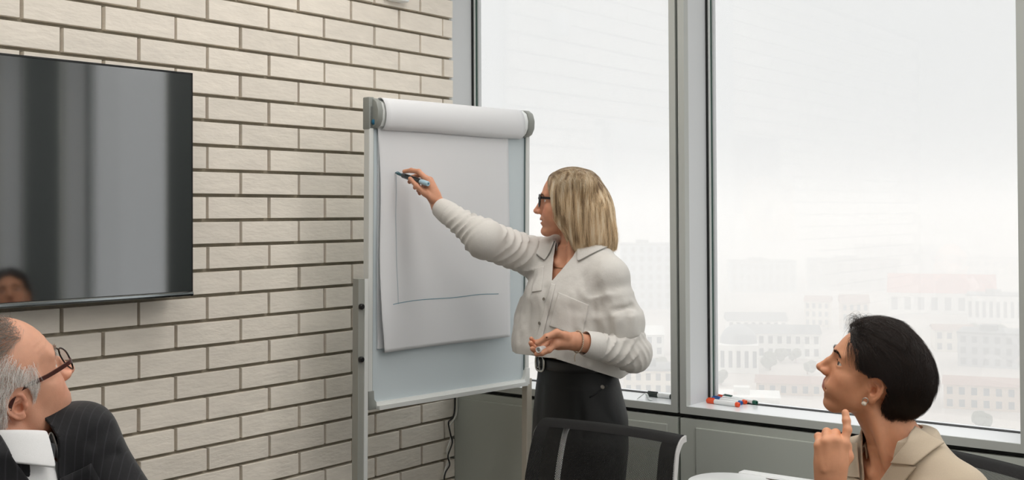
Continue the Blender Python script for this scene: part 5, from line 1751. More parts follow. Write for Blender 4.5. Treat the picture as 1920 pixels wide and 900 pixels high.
# ------------------------------------------------------------------ seated man on the left, seen from behind his right ear
def seated_man():
    root = empty('person', Matrix.Translation((-0.88, 1.95, 0)))
    tag(root, 'seated grey-haired man in glasses and a dark pinstripe suit at the left edge', 'person')
    def own(o):
        o.parent = root; o.matrix_parent_inverse = root.matrix_world.inverted(); return o
    n0 = set(bpy.data.objects)
    skin, lip = srgb(214, 158, 130), srgb(180, 116, 102)
    H = head_frame(P(43, 755, 1.97), 49, 23, -4, 1.13, ear=-1)
    f = np.array([.87, -.49, 0]); f /= np.linalg.norm(f)
    O = P(2, 868, 1.96)
    T = frame_of(O, f) @ Matrix.Rotation(R(10), 4, 'Y')
    shL, shR = mp(T, (.01, .150, -.02)) + np.array([0, 0, .030]), mp(T, (0, -.185, -.015))
    elL, elR = P(250, 1000, 2.08), mp(T, (.10, -.28, -.30))
    wrL, wrR = np.array([-.42, 1.95, .79]), elR + np.array([.2, .02, -.05])
    F = Field(axis_of(-1.25, -.30, .011, [(-1.02, -.70, .0024)]), axis_of(1.45, 2.45, .011, [(1.80, 2.16, .0024)]), axis_of(-.02, 1.46, .012, [(1.08, 1.44, .0024)]))
    F.op('u', loft([(-.54, -.02, 0, .13, .17), (-.42, 0, 0, .13, .165), (-.3, 0, 0, .125, .165), (-.18, .0, 0, .12, .175), (-.09, -.005, 0, .105, .175), (-.04, -.01, 0, .08, .14), (.0, -.012, 0, .064, .075)]), 0, T)
    nb, nt_ = mp(T, (-.012, 0, -.02)), mp(H, (-22, 0, -40))
    F.op('u', cone(nb, nt_, .064, .062), .03)
    add_head(F, H, nose=1.0, nose_up=0, jaw=1.08, cheek=1.0, male=True, chin=-4, lower=-3, wrinkle=.35, ear_size=.76, ear_flare=10, ear_shape=(1.22, 1, .86))
    for y in (1, -1):
        F.op('s', cone((92, y * 28, -28), (76, y * 36, -50), .5, .3), 5, H)   # fold from nose to mouth
        F.op('s', cone((66, y * 47, 8), (52, y * 54, 2), .5, .4), 4, H)       # crow's feet
        F.op('s', cone((64, y * 48, 14), (50, y * 56, 14), .5, .4), 4, H)
        F.op('s', cone((62, y * 47, -14), (56, y * 48, -40), .4, .3), 6, H)
    for s_, e_, w_ in ((shL, elL, wrL), (shR, elR, wrR)):
        F.op('u', cone(s_ + np.array([0, 0, -.035]), e_, .044, .042), .03); F.op('u', cone(e_, w_, .042, .03), .02)
        F.op('u', econe(w_, w_ + (w_ - e_) / np.linalg.norm(w_ - e_) * .08, .03, .034, (0, 0, 1), .6), .01)
        dd = (w_ - e_) / np.linalg.norm(w_ - e_); sd = np.cross(dd, [0, 0, 1.0])
        for k, ln in zip((-1.4, -.5, .5, 1.4), (.062, .074, .070, .055)):
            b_ = w_ + dd * .08 + sd * k * .017
            finger(F, [b_, b_ + dd * ln * .5 + np.array([0, 0, -.004]), b_ + dd * ln * .95 + np.array([0, 0, -.018])], .0105, .008)
        finger(F, [w_ + dd * .02 - sd * .025, w_ + dd * .055 - sd * .05, w_ + dd * .085 - sd * .052], .013, .009)
    hips = []
    for y in (1, -1):
        hip = mp(T, (-.03, y * .09, -.50)); hip[2] = .55
        kn = hip + f * .42 + np.array([0, 0, -.01]); an = np.array([kn[0] - f[0] * .03, kn[1] - f[1] * .03, .09]); hips.append((hip, kn, an))
        F.op('u', cone(hip, kn, .085, .058), .04); F.op('u', cone(kn, an, .056, .04), .02); F.op('u', cone(an + np.array([0, 0, -.04]), an + f * .16 + np.array([0, 0, -.055]), .038, .03), .02)
    V, Q = F.mesh(); L = tl(H, V)
    own(soft_mesh('body', V, Q, skin_mat('ruddy_skin', .25), None, head_tint(L, skin, lip, .10, stubble=.06, lower=-3)))
    add_eyes(H, None, srgb(90, 104, 110), (0, 6))
    add_brows(H, None, hair_mat('grey_brow', srgb(150, 142, 132), srgb(196, 190, 182)), F, 170, .00018)
    # --- hair: white at the sides, greyer and thinner on top, receding at the temple
    e1 = ell_np((-3, 0, 40), (98, 77, 88)); e2 = ell_np((-34, 0, 26), (76, 80, 76)); e3 = ell_np((-48, 0, -26), (46, 54, 50))
    env_mm = lambda X: smin_np(smin_np(e1(X), e2(X), 20), e3(X), 25)
    A = np.array(H); sc = np.linalg.norm(A[:3, 0]); Rm = A[:3, :3] / sc
    env = lambda Pw: env_mm(tl(H, Pw)) * sc
    d = sphere_pts(30000, 31); c0 = np.array([-22, 0, 22.0])
    lo_, hi_ = np.zeros(len(d)), np.full(len(d), 150.0)
    for _ in range(22):
        m = (lo_ + hi_) / 2; ins = env_mm(c0 + d * m[:, None]) < -3; lo_ = np.where(ins, m, lo_); hi_ = np.where(ins, hi_, m)
    Lr = c0 + d * lo_[:, None]; x, y, z = Lr.T; ay = np.abs(y)
    rg = np.random.default_rng(3)
    soft = rg.normal(size=len(x)) * 4
    tuft = (z > 84) & (x < 52 - .004 * ay ** 2 + soft)
    temple = (z <= 84) & (z > 52) & (x < 8 + soft + .35 * (84 - z))
    side = (z <= 52) & (z > 8) & (x < 36 + soft) & ~((np.abs(x + 6) < 18) & (z < 26) & (ay > 50))
    burn = (z <= 24) & (z > -4) & (np.abs(x - 20 - .15 * z) < 9) & (ay > 40)
    rear = (z <= 8) & (x < -30) & (z > -58)
    kp = tuft | temple | side | burn | rear
    Lr = Lr[kp]; roots = tw(H, Lr)
    def flow(Pw, D, t):
        l = tl(H, Pw); x, y, z = l.T
        s = np.sign(y + 1e-6); up = np.clip((z - 70) / 25, 0, 1)[:, None]
        top = np.stack([-.8 + 0 * x, .25 * s, .25 - .5 * t + 0 * x], 1)
        sd = np.stack([-.70 + .3 * np.clip((-20 - x) / 40, 0, 1), .15 * s, -.62 + 0 * x], 1)
        return (top * up + sd * (1 - up)) @ Rm.T
    zl = Lr[:, 2]
    ln = np.interp(zl, [-60, 0, 60, 125], [.012, .020, .028, .036]) * rg.uniform(.6, 1.15, len(zl))
    S = grow(env, roots, flow, ln, 7, (.0005, .006), 4, .20, .6, .45, 70, .15)
    def in_ear(Pw):
        l = tl(H, Pw)
        return (np.abs(l[:, 1]) > 45) & (((l[:, 0] + 6) / 22) ** 2 + ((l[:, 2] - 2) / 27) ** 2 < 1)
    S = stop_inside(S, in_ear)
    hm = bpy.data.materials.new('grey_hair'); hm.use_nodes = True
    nt = hm.node_tree; b = nt.nodes['Principled BSDF']; hi = nt.nodes.new('ShaderNodeHairInfo'); mx = nt.nodes.new('ShaderNodeValToRGB')
    e = mx.color_ramp.elements; e[0].color = srgb(150, 140, 130); e[1].color = srgb(250, 248, 246); k_ = e.new(.35); k_.color = srgb(220, 214, 206)
    nt.links.new(hi.outputs['Random'], mx.inputs[0]); nt.links.new(mx.outputs[0], b.inputs['Base Color']); b.inputs['Roughness'].default_value = .4
    topm = tl(H, S[:, 0])[:, 2] > 80
    hair_curves('hair', S[~topm], .00020, .00007, hm)
    hair_curves('hair', S[topm], .00020, .00007, hair_mat('dark_grey_hair', srgb(86, 78, 70), srgb(170, 162, 152), .4))
    gm, gr = mat('dark_metal_rim', srgb(24, 18, 18), .25, .6), mat('tortoise_arm', srgb(70, 28, 22), .25, coat=.5)
    add_glasses(H, own, gm, gr, 1.3, 52, 34, 106, 6.5, 2.2, zc=14, gap=18, drop=.5, hinge_up=6, end=(-10, 72, 14))
    # --- white shirt
    white = cloth_mat('white_cotton', srgb(232, 232, 232), .8, 900, (60, .1, .002))
    Fw = Field(*shell_axes((-1.06, 1.72, .95), (-.66, 2.16, 1.30), .005))
    Fw.op('u', loft([(-.2, .0, 0, .128, .18), (-.09, -.002, 0, .113, .17), (-.03, -.006, 0, .085, .12), (.01, -.008, 0, .072, .08), (.04, -.008, 0, .068, .072)]), 0, T)
    Vw, Qw = Fw.mesh(); l = tl(T, Vw)
    na = tl(T, [nb])[0]; nd = tl(T, [nt_])[0] - na; nd /= np.linalg.norm(nd)
    rel = l - na; sN = rel @ nd; dn = np.linalg.norm(rel - sN[:, None] * nd, axis=1)
    Vw, Qw = clip_mesh(Vw, Qw, np.maximum(np.where(l[:, 2] > -.04, .066 - dn, -1), l[:, 2] - .03))
    own(soft_mesh('shirt', Vw, Qw, white))
    cz = frame_of(mp(T, (-.010, 0, .012)), f)
    cz = Matrix(np.array(cz).tolist())
    ax_ = (Vector(nt_ - nb).normalized() * .4 + Vector((0, 0, .6))).normalized()
    fc_ = Vector((.96, .1, 0)); Tc = frame_of(mp(T, (-.004, .01, -.003)), fc_ - ax_ * fc_.dot(ax_), ax_)
    ring_collar('shirt_collar', Tc, (0, 0, .022), .070, .069, 168, lambda fr: .032 - .008 * fr, lambda fr: .046 + .020 * fr ** 2, lambda fr: .004 + .008 * fr, white, own, .0025, field=Fw)
    kn_ = MB(); tm = cloth_mat('dark_silk', srgb(44, 46, 50), .4, 400)
    Mk = Tc @ Matrix.Translation((.076, 0, .018))
    kn_.prism([(-.012, .008), (.012, .008), (.008, -.02), (-.008, -.02)], -.006, .006, Mk @ Matrix.Rotation(R(90), 4, 'Z') @ Matrix.Rotation(R(90), 4, 'X'), bev=.004)
    Vt_, Ft_ = patch(Fw, T, lambda s, t: (.03 + (t - .5) * (.012 + .03 * s), -.035 - .16 * s), 14, 6, .006, .5, .3)
    tie = own(soft_mesh('necktie', Vt_, Ft_, tm, None, None, .003))
    o = kn_.build('knot', tm, smooth=True); o.parent = tie; o.matrix_parent_inverse = tie.matrix_world.inverted()
    # --- jacket
    Fj = Field(*shell_axes((-1.3, 1.48, .42), (-.40, 2.42, 1.30), .0055))
    Fj.op('u', loft([(-.58, -.03, 0, .155, .2), (-.42, -.005, 0, .158, .19), (-.3, 0, 0, .152, .19), (-.18, .002, 0, .146, .198), (-.1, -.002, 0, .128, .19), (-.045, -.010, 0, .10, .155), (.0, -.014, 0, .086, .10), (.035, -.018, 0, .08, .085)]), 0, T)
    for s_ in (shL, shR):
        y = 1 if s_ is shL else -1
        Fj.op('u', cone(mp(T, (-.012, y * .055, .014)), s_, .060, .070), .035)
    for s_, e_, w_ in ((shL, elL, wrL), (shR, elR, wrR)):
        Fj.op('u', cone(s_ + np.array([0, 0, -.005]), e_, .074, .066), .035); Fj.op('u', cone(e_, e_ + (w_ - e_) * .85, .064, .048), .03)
    def jf(x, y, z):
        return (.0045 * vnoise(x * 10 + z * 6, y * 10, z * 7, 51) + .003 * vnoise(x * 24, y * 24, z * 20, 52)).astype(F32)
    Fj.op('d', (jf, (-1.4, 1.4, .3), (-.3, 2.5, 1.4)))
    def crease(p0, p1, r, depth):
        c = cone(p0, p1, r, r * .6)
        return (lambda x, y, z: (1.7 * depth * np.exp(-np.maximum(c[0](x, y, z) + r, 0) ** 2 / (r * r))).astype(F32)), c[1] - r * 2, c[2] + r * 2
    for a_, b_, r_, dp in [((150, 765, 2.02), (185, 880, 2.0), .012, .010), ((178, 830, 2.03), (205, 800, 2.06), .010, .007), ((185, 870, 2.0), (220, 850, 2.06), .010, .007), ((120, 790, 1.98), (150, 890, 1.95), .014, .006)]:
        Fj.op('d', crease(P(*a_), P(*b_), r_, dp))
    Vj, Qj = Fj.mesh(); l = tl(T, Vj); x, y, z = l.T
    wv = np.interp(z, [-.42, -.34, -.22, -.08, .0, .05], [-.02, -.008, .010, .026, .032, .036])
    g = np.where(x > 0, wv - np.abs(y - .035), -.05)
    rel = l - na; sN = rel @ nd; dn = np.linalg.norm(rel - sN[:, None] * nd, axis=1)
    g = np.maximum(g, np.where(z > -.05, .078 - dn, -.05));  g = np.maximum(g, .44 - Vj[:, 2])
    Vj, Qj = clip_mesh(Vj, Qj, g)
    suit = cloth_mat('dark_pinstripe', srgb(23, 23, 26), .75, 800, (140, .2, .002), stripes=(24.0, srgb(40, 40, 44)))
    own(soft_mesh('jacket', Vj, Qj, suit, None, None, .004))
    Vp, Fp = patch_px(Fj, [(-60, 806), (-4, 820), (58, 908), (-60, 908)], 24, 10, .008, 1.1)
    own(soft_mesh('lapel', Vp, Fp, suit, None, None, .004))
    for sg in (1,):
        def uv(s, t):
            z = -.02 - .30 * s
            a = np.interp(z, [-.34, -.22, -.08, .0], [-.008, .010, .026, .032]) - .003
            b_ = a + np.interp(s, [0, .25, .3, 1], [.055, .085, .075, .004])
            return .035 + sg * (a + (b_ - a) * t), z + .02 * t * t
        Vp, Fp = patch(Fj, T, uv, 30, 8, .007, .6, .32)
        own(soft_mesh('lapel', Vp, Fp, suit, None, None, .004))
    Tj = frame_of(mp(T, (-.008, 0, -.02)), Vector(f) - ax_ * Vector(f).dot(ax_), ax_)
    ring_collar('jacket_collar', Tj, (0, 0, .018), .080, .082, 92, lambda fr: .034 - .022 * fr, lambda fr: .040 + .02 * fr, lambda fr: .010 + .012 * fr, suit, own, .004)
    Ft = Field(*shell_axes((-1.2, 1.4, .04), (-.3, 2.45, .75), .010))
    for hip, kn, an in hips:
        Ft.op('u', cone(hip, kn, .098, .072), .03); Ft.op('u', cone(kn, an, .070, .06), .02)
    Ft.op('u', ell(mp(T, (-.03, 0, -.52)), (.16, .17, .12)), .04)
    Vt, Qt = Ft.mesh(); own(soft_mesh('trousers', Vt, Qt, suit))
    for o in set(bpy.data.objects) - n0:
        if o.parent is None and o is not root: own(o)
    return root
MAN = seated_man()
# ------------------------------------------------------------------ flip chart
M_steel = mat('pale_grey_tube', srgb(214, 216, 213), .38)
M_steel_d = mat('grey_tube', srgb(150, 151, 144), .42)
M_board = mat('white_board', srgb(200, 210, 214), .5)
M_paper = mat('paper', srgb(219, 220, 222), .8, noise=(3, .012))
M_ink = mat('teal_ink', srgb(100, 140, 156), .7)
M_clamp = mat('grey_plastic', srgb(140, 143, 138), .4)
BL = P(688, 769, 3.80)
DX = np.array([.691, .723, 0.])
FC = frame_of(BL, DX, (-.0, .0, 1)) @ Matrix.Rotation(R(0.7), 4, 'X')     # x along the board, y to the back, z up
FCi = np.array(FC.inverted())


def on_chart(px, py, dy=0.0):
    """where the sight line of the photograph's pixel meets the sheet (chart frame)"""
    a, b = P(px, py, 3.0), P(px, py, 5.0)
    a, b = FCi[:3, :3] @ a + FCi[:3, 3], FCi[:3, :3] @ b + FCi[:3, 3]
    t = (dy - a[1]) / (b[1] - a[1])
    return a + t * (b - a)


fc = empty('flip_chart', FC)
tag(fc, 'white flip chart on a grey stand with a hand-drawn axis on its paper', 'flip chart')
BW, BHt = on_chart(990, 722)[0], on_chart(690, 186)[2]
MB().box((.012, .004, .012), (BW - .012, .018, BHt - .01)).build('board', M_board, fc)
rr = MB()
for x0, x1 in ((0.0, .020), (BW - .020, BW)):
    rr.box((x0, -.006, .04), (x1, .024, BHt - .02), bev=.004)
rr.build('side_rail', M_steel, fc)
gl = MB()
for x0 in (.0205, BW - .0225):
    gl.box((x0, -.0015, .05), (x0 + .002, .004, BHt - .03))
gl.build('rail_shade_strip', mat('rail_shadow_gap', srgb(96, 112, 112), .5), fc)  # darker strips paint in the shade between side rails and board
t = MB(); t.prism([(-.030, .0), (.022, .0), (.022, .022), (-.012, .022), (-.016, .012), (-.030, .014)], .03, BW - .03, axis=0, bev=.0015)
t.build('pen_tray', M_steel, fc, smooth=True)
for x0, sg in ((.0, 1), (BW, -1)):
    c = MB()
    c.prism([(x0, .0), (x0 + sg * .052, .0), (x0 + sg * .052, .020), (x0 + sg * .034, .022), (x0 + sg * .024, .034), (x0 + sg * .022, .062), (x0, .062)][::sg], -.010, .026, axis=1, bev=.002)
    c.build('corner_cap', M_clamp if sg > 0 else M_steel, fc, smooth=True)
# clamp bar with its two end caps
cl = MB()
z_top = BHt
cl.prism([(-.004, z_top - .095), (-.020, z_top - .088), (-.029, z_top - .065), (-.030, z_top - .038), (-.022, z_top - .012), (-.006, z_top - .002), (.024, z_top), (.024, z_top - .095)], .030, BW - .045, axis=0)
cl.build('clamp_bar', M_steel, fc, smooth=True)
ec = MB()
pr = [(-.002, -.098), (-.022, -.088), (-.034, -.066), (-.036, -.036), (-.026, -.008), (-.008, .004), (.028, .006), (.028, -.098)]
ec.prism([(a, z_top + b) for a, b in pr], .012, .036, axis=0, bev=.005)
ec.box((-.002, -.006, z_top - .10), (.022, .028, z_top + .008), bev=.004)
ec.build('clamp_end', M_clamp, fc, smooth=True)
ec = MB()
ec.prism([(a, z_top + b + .004) for a, b in pr], BW - .036, BW - .004, axis=0, bev=.005)
ec.build('clamp_end', M_clamp, fc, smooth=True)
ec = MB()
ec.prism([(a * .9, z_top + b * .96 + .002) for a, b in pr], BW - .068, BW - .037, axis=0, bev=.004)
ec.build('clamp_knob', M_bead, fc, smooth=True)
# pad of paper: the sheet hanging down and the turned sheets over the clamp
pl, pr_ = on_chart(706, 300)[0], on_chart(950, 420)[0]
pb = on_chart(715, 660)[2]
pad = MB()
def sheet(u, v, d=0.0):
    x = pl + (pr_ - pl) * u
    z = (z_top - .09) + (pb - (z_top - .09)) * v + .004 * u * v
    bow = -.006 - .010 * math.sin(v * 2.6) - .004 * math.sin(u * 5 + v * 3) * v - .012 * (1 - u) ** 6 * v * (.5 + .5 * math.sin(v * 9)) - .006 * v ** 4
    x += .006 * v * (1 - u) ** 4 + .010 * max(0, v - .85) * (1 - u) ** 8 * 6 + .004 * math.sin(v * 7) * (1 - u) ** 6
    return (x, bow - d, z)
pad.grid(lambda u, v: sheet(u, v), 40, 60)
so = pad.build('sheet', M_paper, fc, smooth='all'); md = so.modifiers.new('t', 'SOLIDIFY'); md.thickness = .0012
pk = MB(); pk.box((pl + .006, -.0045, pb + .012), (pr_ - .004, .003, z_top - .02))
pk.build('paper_pad', M_paper, fc)
rl = MB()
prof = spline([(.020, z_top - .006), (.006, z_top + .0075), (-.014, z_top + .006), (-.030, z_top - .012), (-.0385, z_top - .040), (-.0375, z_top - .068), (-.029, z_top - .091), (-.012, z_top - .101)], 22)
def roll(u, v):
    a, b = prof[int(round(v * 21))]
    return (pl + .010 + (BW - .060 - pl - .010) * u, a * (1 + .05 * math.sin(u * 4)), b + .002 * math.sin(u * 6) * v - .004 * (v > .9) * 0)
rl.grid(roll, 30, 21)
ro_ = rl.build('turned_sheets', M_paper, fc, smooth='all'); md = ro_.modifiers.new('t', 'SOLIDIFY'); md.thickness = .0015
# ink: one upright stroke, one base line, lying on the sheet
def sheet_at(px, py):
    g = on_chart(px, py, -.014)
    v = (g[2] - (z_top - .09)) / (pb - (z_top - .09)); u = (g[0] - pl) / (pr_ - pl)
    s_ = sheet(max(0, min(1, u)), max(0, min(1, v)))
    g = on_chart(px, py, s_[1] - .0009)
    return g
def stroke(pts, w):
    P3 = spline([sheet_at(*q) for q in pts], 60)
    m = MB(); V, F = [], []
    for i, p in enumerate(P3):
        tg = P3[min(i + 1, 59)] - P3[max(i - 1, 0)]; tg /= np.linalg.norm(tg)
        sd = np.cross(tg, [0, 1, 0])
        V += [p - sd * w / 2, p + sd * w / 2]
    F = [(2 * i, 2 * i + 1, 2 * i + 3, 2 * i + 2) for i in range(59)]
    m.add(V, F); return m.build('ink_line', M_ink, fc)
stroke([(743, 325), (743, 360), (742, 400), (743, 450), (744, 500), (746, 540), (747, 570)], .0012)
stroke([(737, 571), (750, 568), (790, 562), (850, 558), (900, 552), (935, 551)], .0022)
stroke([(741, 324), (746, 322), (752, 326)], .0024)
mg = on_chart(701, 229, -.008)
m = MB(); m.lathe([(.0001, 0), (.0095, 0), (.0108, .002), (.0108, .009), (.009, .0115), (.0001, .012)], 20, Matrix.Translation((mg[0], -.006, mg[2])) @ Matrix.Rotation(R(90), 4, 'X'))
mo = link('magnet', m.mesh('magnet', mat('teal_magnet', srgb(18, 96, 128), .3, coat=.4), True), None, FC)
tag(mo, 'small round teal magnet on the left edge of the flip chart', 'magnet')
# stand: two front legs with knobs, sliding posts, a rear leg
lx = on_chart(680, 600, -.035)[0]; zt = on_chart(680, 523, -.035)[2]
fz = -BL[2]
lg = MB(); lg.prism([(-.036, lx - .019), (-.036, lx + .008), (-.030, lx + .015), (-.004, lx + .019), (-.002, lx - .015)], fz, zt, axis=2, M=Matrix(((0, 1, 0, 0), (1, 0, 0, 0), (0, 0, 1, 0), (0, 0, 0, 1))))
lgo = lg.build('leg', M_steel_d, fc)
st_ = MB(); st_.box((lx + .004, -.0405, fz), (lx + .019, -.034, zt)); st_.build('leg_front', M_steel, fc)
for py in (575, 674):
    g = on_chart(673, py, -.036)
    k = MB(); k.lathe([(.0001, 0), (.008, 0), (.0095, .003), (.0095, .012), (.007, .015), (.0001, .015)], 16, Matrix.Translation((lx - .010, -.034, g[2])) @ Matrix.Rotation(R(90), 4, 'X'))
    ko = k.build('knob', M_black, fc, smooth=True)
rx_ = on_chart(992, 820, .0)[0]
lg2 = MB(); lg2.box((rx_ - .014, -.002, fz), (rx_ + .014, .026, .02), bev=.003); lg2.build('leg', mat('cream_tube', srgb(178, 172, 160), .4), fc)
cb = MB(); cb.box((lx, -.02, fz + .10), (rx_, .0, fz + .125)); cb.build('crossbar', M_steel_d, fc)

# ------------------------------------------------------------------ marker pens
M_pen_dark = mat('dark_pen_body', srgb(30, 40, 44), .25, coat=.4)
M_pen_white = mat('white_pen_body', srgb(226, 228, 228), .3, coat=.3)
M_pen_print = mat('pen_print', srgb(150, 156, 160), .4)


def pen(name, label, a, b, cap, body, r=.0085, tip=None, group=None, capped=True, cap_len=.28, endc=None, plug=.905):
    """marker lying from a (cap end) to b (butt end)"""
    a, b = np.array(a, float), np.array(b, float); L_ = np.linalg.norm(b - a)
    Mx = frame_of(a, np.cross([0, 0, 1.0], b - a) if abs((b - a)[2]) < .9 * L_ else (1, 0, 0), b - a)
    e = empty(name, Mx); tag(e, label, 'marker pen', group)
    if capped:
        m = MB(); cl_ = L_ * cap_len
        m.lathe([(.0001, 0), (r * .84, 0), (r * .98, .0015), (r * 1.02, .004), (r * 1.04, cl_), (r * .8, cl_)], 18); m.build('cap', cap, e, smooth=True)
        m = MB(); m.box((-.0022, r * .98, cl_ * .15), (.0022, r * 1.35, cl_ * .98), bev=.0008); m.build('clip', cap, e)
    else:
        cl_ = L_ * .24
        m = MB(); m.lathe([(.0001, .0), (.0016, .0005), (.0022, .002), (.0026, .012), (.0042, .0125), (.0056, cl_)], 14); m.build('nib', tip or cap, e, smooth=True)
    m = MB(); m.lathe([(r * .7, cl_), (r, cl_ + .001), (r, L_ * (plug - .005)), (r * .97, L_ * plug)], 18); m.build('barrel', body, e, smooth=True)
    m = MB(); m.lathe([(r * .97, L_ * plug), (r * 1.0, L_ * (plug + .005)), (r * .98, L_ * .985), (r * .82, L_), (r * .45, L_), (r * .40, L_ * .97), (.0001, L_ * .97)], 18); m.build('end_plug', endc or cap, e, smooth=True)
    if body is M_pen_white or True:
        m = MB()
        for i, (z0, z1) in enumerate([(.40, .60), (.62, .70), (.72, .76)]):
            for k in range(2 if i == 0 else 1):
                ang = R(-60 + 26 * k)
                pts = [((r + .0002) * math.cos(ang + d_), (r + .0002) * math.sin(ang + d_)) for d_ in (0, .12, .24)]
                V = [(x, y, L_ * zz) for zz in (z0, z1) for x, y in pts]
                m.add(V, [(0, 1, 4, 3), (1, 2, 5, 4)])
        m.build('print', M_pen_print, e)
    return e
# the pen she writes with: nib on the sheet
nb_ = np.array(FC @ Vector(sheet_at(741, 324)))
pen('marker_pen', 'dark marker pen with a blue end in the standing woman\'s writing hand', nb_, P(803, 345, 3.738), mat('teal_nib', srgb(20, 70, 78), .4), M_pen_dark, .0088, capped=False, endc=mat('white_blue_plug', srgb(170, 200, 214), .3), plug=.78)
c_ = MB(); Mc = frame_of(P(1009, 656, 3.367), (0, 0, 1), P(1009, 656, 3.367) - P(1028, 640, 3.42)) @ Matrix.Translation((0, 0, -.052))
c_.lathe([(.0001, .040), (.0062, .040), (.0066, .052), (.0086, .052), (.0094, .049), (.0094, .006), (.008, .001), (.0001, 0)], 22, Mc)
co = c_.build('pen_cap', M_pen_white, None, smooth=True); tag(co, 'white open marker cap held in the standing woman\'s lower hand', 'pen cap')


def on_sill(px, py, z=.8726 + .0085):
    d = P(px, py, 1.0) - np.array([0, 0, CAMZ])
    return np.array([0, 0, CAMZ]) + d * ((z - CAMZ) / d[2])
M_or = mat('orange_plastic', srgb(228, 84, 40), .35); M_bl = mat('blue_plastic', srgb(40, 92, 160), .35); M_gr = mat('green_plastic', srgb(18, 84, 66), .35)
M_bk = mat('black_cap', srgb(40, 46, 44), .35)
pen('marker_pen', 'orange-capped white marker nearest the camera on the window sill', on_sill(1326, 751), on_sill(1386, 759), M_or, M_pen_white, .0088, None, 'marker pens on the sill', cap_len=.24)
pen('marker_pen', 'white marker with blue ends lying between the two orange-capped ones', on_sill(1336, 747.0), on_sill(1391, 755.5), M_bl, M_pen_white, .0078, None, 'marker pens on the sill')
pen('marker_pen', 'orange-capped white marker lying farther back, nearest the pane', on_sill(1339, 743), on_sill(1399, 754), M_or, M_pen_white, .0078, None, 'marker pens on the sill')
pen('marker_pen', 'white marker with dark green cap and clip at the right of the sill pens', on_sill(1356, 743.5), on_sill(1419, 755), M_gr, M_pen_white, .0078, None, 'marker pens on the sill')
pen('marker_pen', 'black-capped white marker on the sill of the narrow left window', on_sill(1212, 738.5), on_sill(1262, 744), M_bk, M_pen_white, .0088, None, 'marker pens on the sill', cap_len=.44)
m = MB(); q0, q1, q2, q3 = [on_sill(*q, z=.8726 + dz) for q, dz in (((1196, 748), .003), ((1210, 738), .026), ((1216, 747), .004), ((1222, 750), .003))]
V = spline([q0, q1, q2, q3], 24); w_ = np.array([.012, .02, 0])
m.add([p + s * w_ for p in V for s in (-.4, .4)], [(2 * i, 2 * i + 1, 2 * i + 3, 2 * i + 2) for i in range(23)])
po = m.build('paper_strip', M_bead, None, smooth='all'); md = po.modifiers.new('t', 'SOLIDIFY'); md.thickness = .0008
tag(po, 'bent strip of white paper beside the black-capped pen', 'paper')
# ------------------------------------------------------------------ mesh-backed office chairs
def mesh_cloth(name, hole, scale, thick):
    """black knitted mesh: real see-through holes by transparency"""
    m = bpy.data.materials.new(name); m.use_nodes = True
    nt = m.node_tree; b = nt.nodes['Principled BSDF']; out = nt.nodes['Material Output']
    b.inputs['Base Color'].default_value = srgb(17, 18, 18); b.inputs['Roughness'].default_value = .75
    at = nt.nodes.new('ShaderNodeAttribute'); at.attribute_name = 'weave'
    sx = nt.nodes.new('ShaderNodeSeparateXYZ'); nt.links.new(at.outputs['Vector'], sx.inputs[0])
    def wave(sock, ph=0):
        a = nt.nodes.new('ShaderNodeMath'); a.operation = 'MULTIPLY_ADD'; a.inputs[1].default_value = scale; a.inputs[2].default_value = ph
        nt.links.new(sock, a.inputs[0]); s = nt.nodes.new('ShaderNodeMath'); s.operation = 'COSINE'; nt.links.new(a.outputs[0], s.inputs[0]); return s.outputs[0]
    ad = nt.nodes.new('ShaderNodeMath'); ad.operation = 'MULTIPLY'; nt.links.new(wave(sx.outputs['X']), ad.inputs[0]); nt.links.new(wave(sx.outputs['Y']), ad.inputs[1])
    bp = nt.nodes.new('ShaderNodeBump'); bp.inputs['Strength'].default_value = .8; bp.inputs['Distance'].default_value = .002
    nt.links.new(ad.outputs[0], bp.inputs['Height']); nt.links.new(bp.outputs[0], b.inputs['Normal'])
    rp = nt.nodes.new('ShaderNodeMapRange'); rp.inputs[3].default_value, rp.inputs[4].default_value = .012, .10
    rp.inputs[1].default_value, rp.inputs[2].default_value = -.6, .9
    nt.links.new(ad.outputs[0], rp.inputs[0])
    cm = nt.nodes.new('ShaderNodeCombineColor'); [nt.links.new(rp.outputs[0], cm.inputs[i]) for i in range(3)]
    sc_ = nt.nodes.new('ShaderNodeVectorMath'); sc_.operation = 'SCALE'; sc_.inputs['Scale'].default_value = .14
    nt.links.new(cm.outputs[0], sc_.inputs[0]); nt.links.new(sc_.outputs[0], b.inputs['Base Color'])
    if hole is not None:
        gt = nt.nodes.new('ShaderNodeMath'); gt.operation = 'GREATER_THAN'; gt.inputs[1].default_value = hole
        nt.links.new(ad.outputs[0], gt.inputs[0])
        tr = nt.nodes.new('ShaderNodeBsdfTransparent'); mx = nt.nodes.new('ShaderNodeMixShader')
        nt.links.new(gt.outputs[0], mx.inputs['Fac']); nt.links.new(b.outputs[0], mx.inputs[1]); nt.links.new(tr.outputs[0], mx.inputs[2]); nt.links.new(mx.outputs[0], out.inputs['Surface'])
    return m
M_mesh = mesh_cloth('knitted_mesh', .0, 1300.0, 0)
M_edge = mesh_cloth('folded_mesh', None, 1300.0, 0); M_edge.node_tree.nodes['Vector Math'].inputs['Scale'].default_value = .09
M_wplastic = mat('white_plastic', srgb(226, 226, 226), .3)
CHAIR_PROF = [(-.03, .43), (.00, .49), (.012, .575), (.006, .69), (-.012, .81), (-.034, .90), (-.050, .932), (-.074, .952), (-.098, .956)]   # side view of the back, x forward, z up


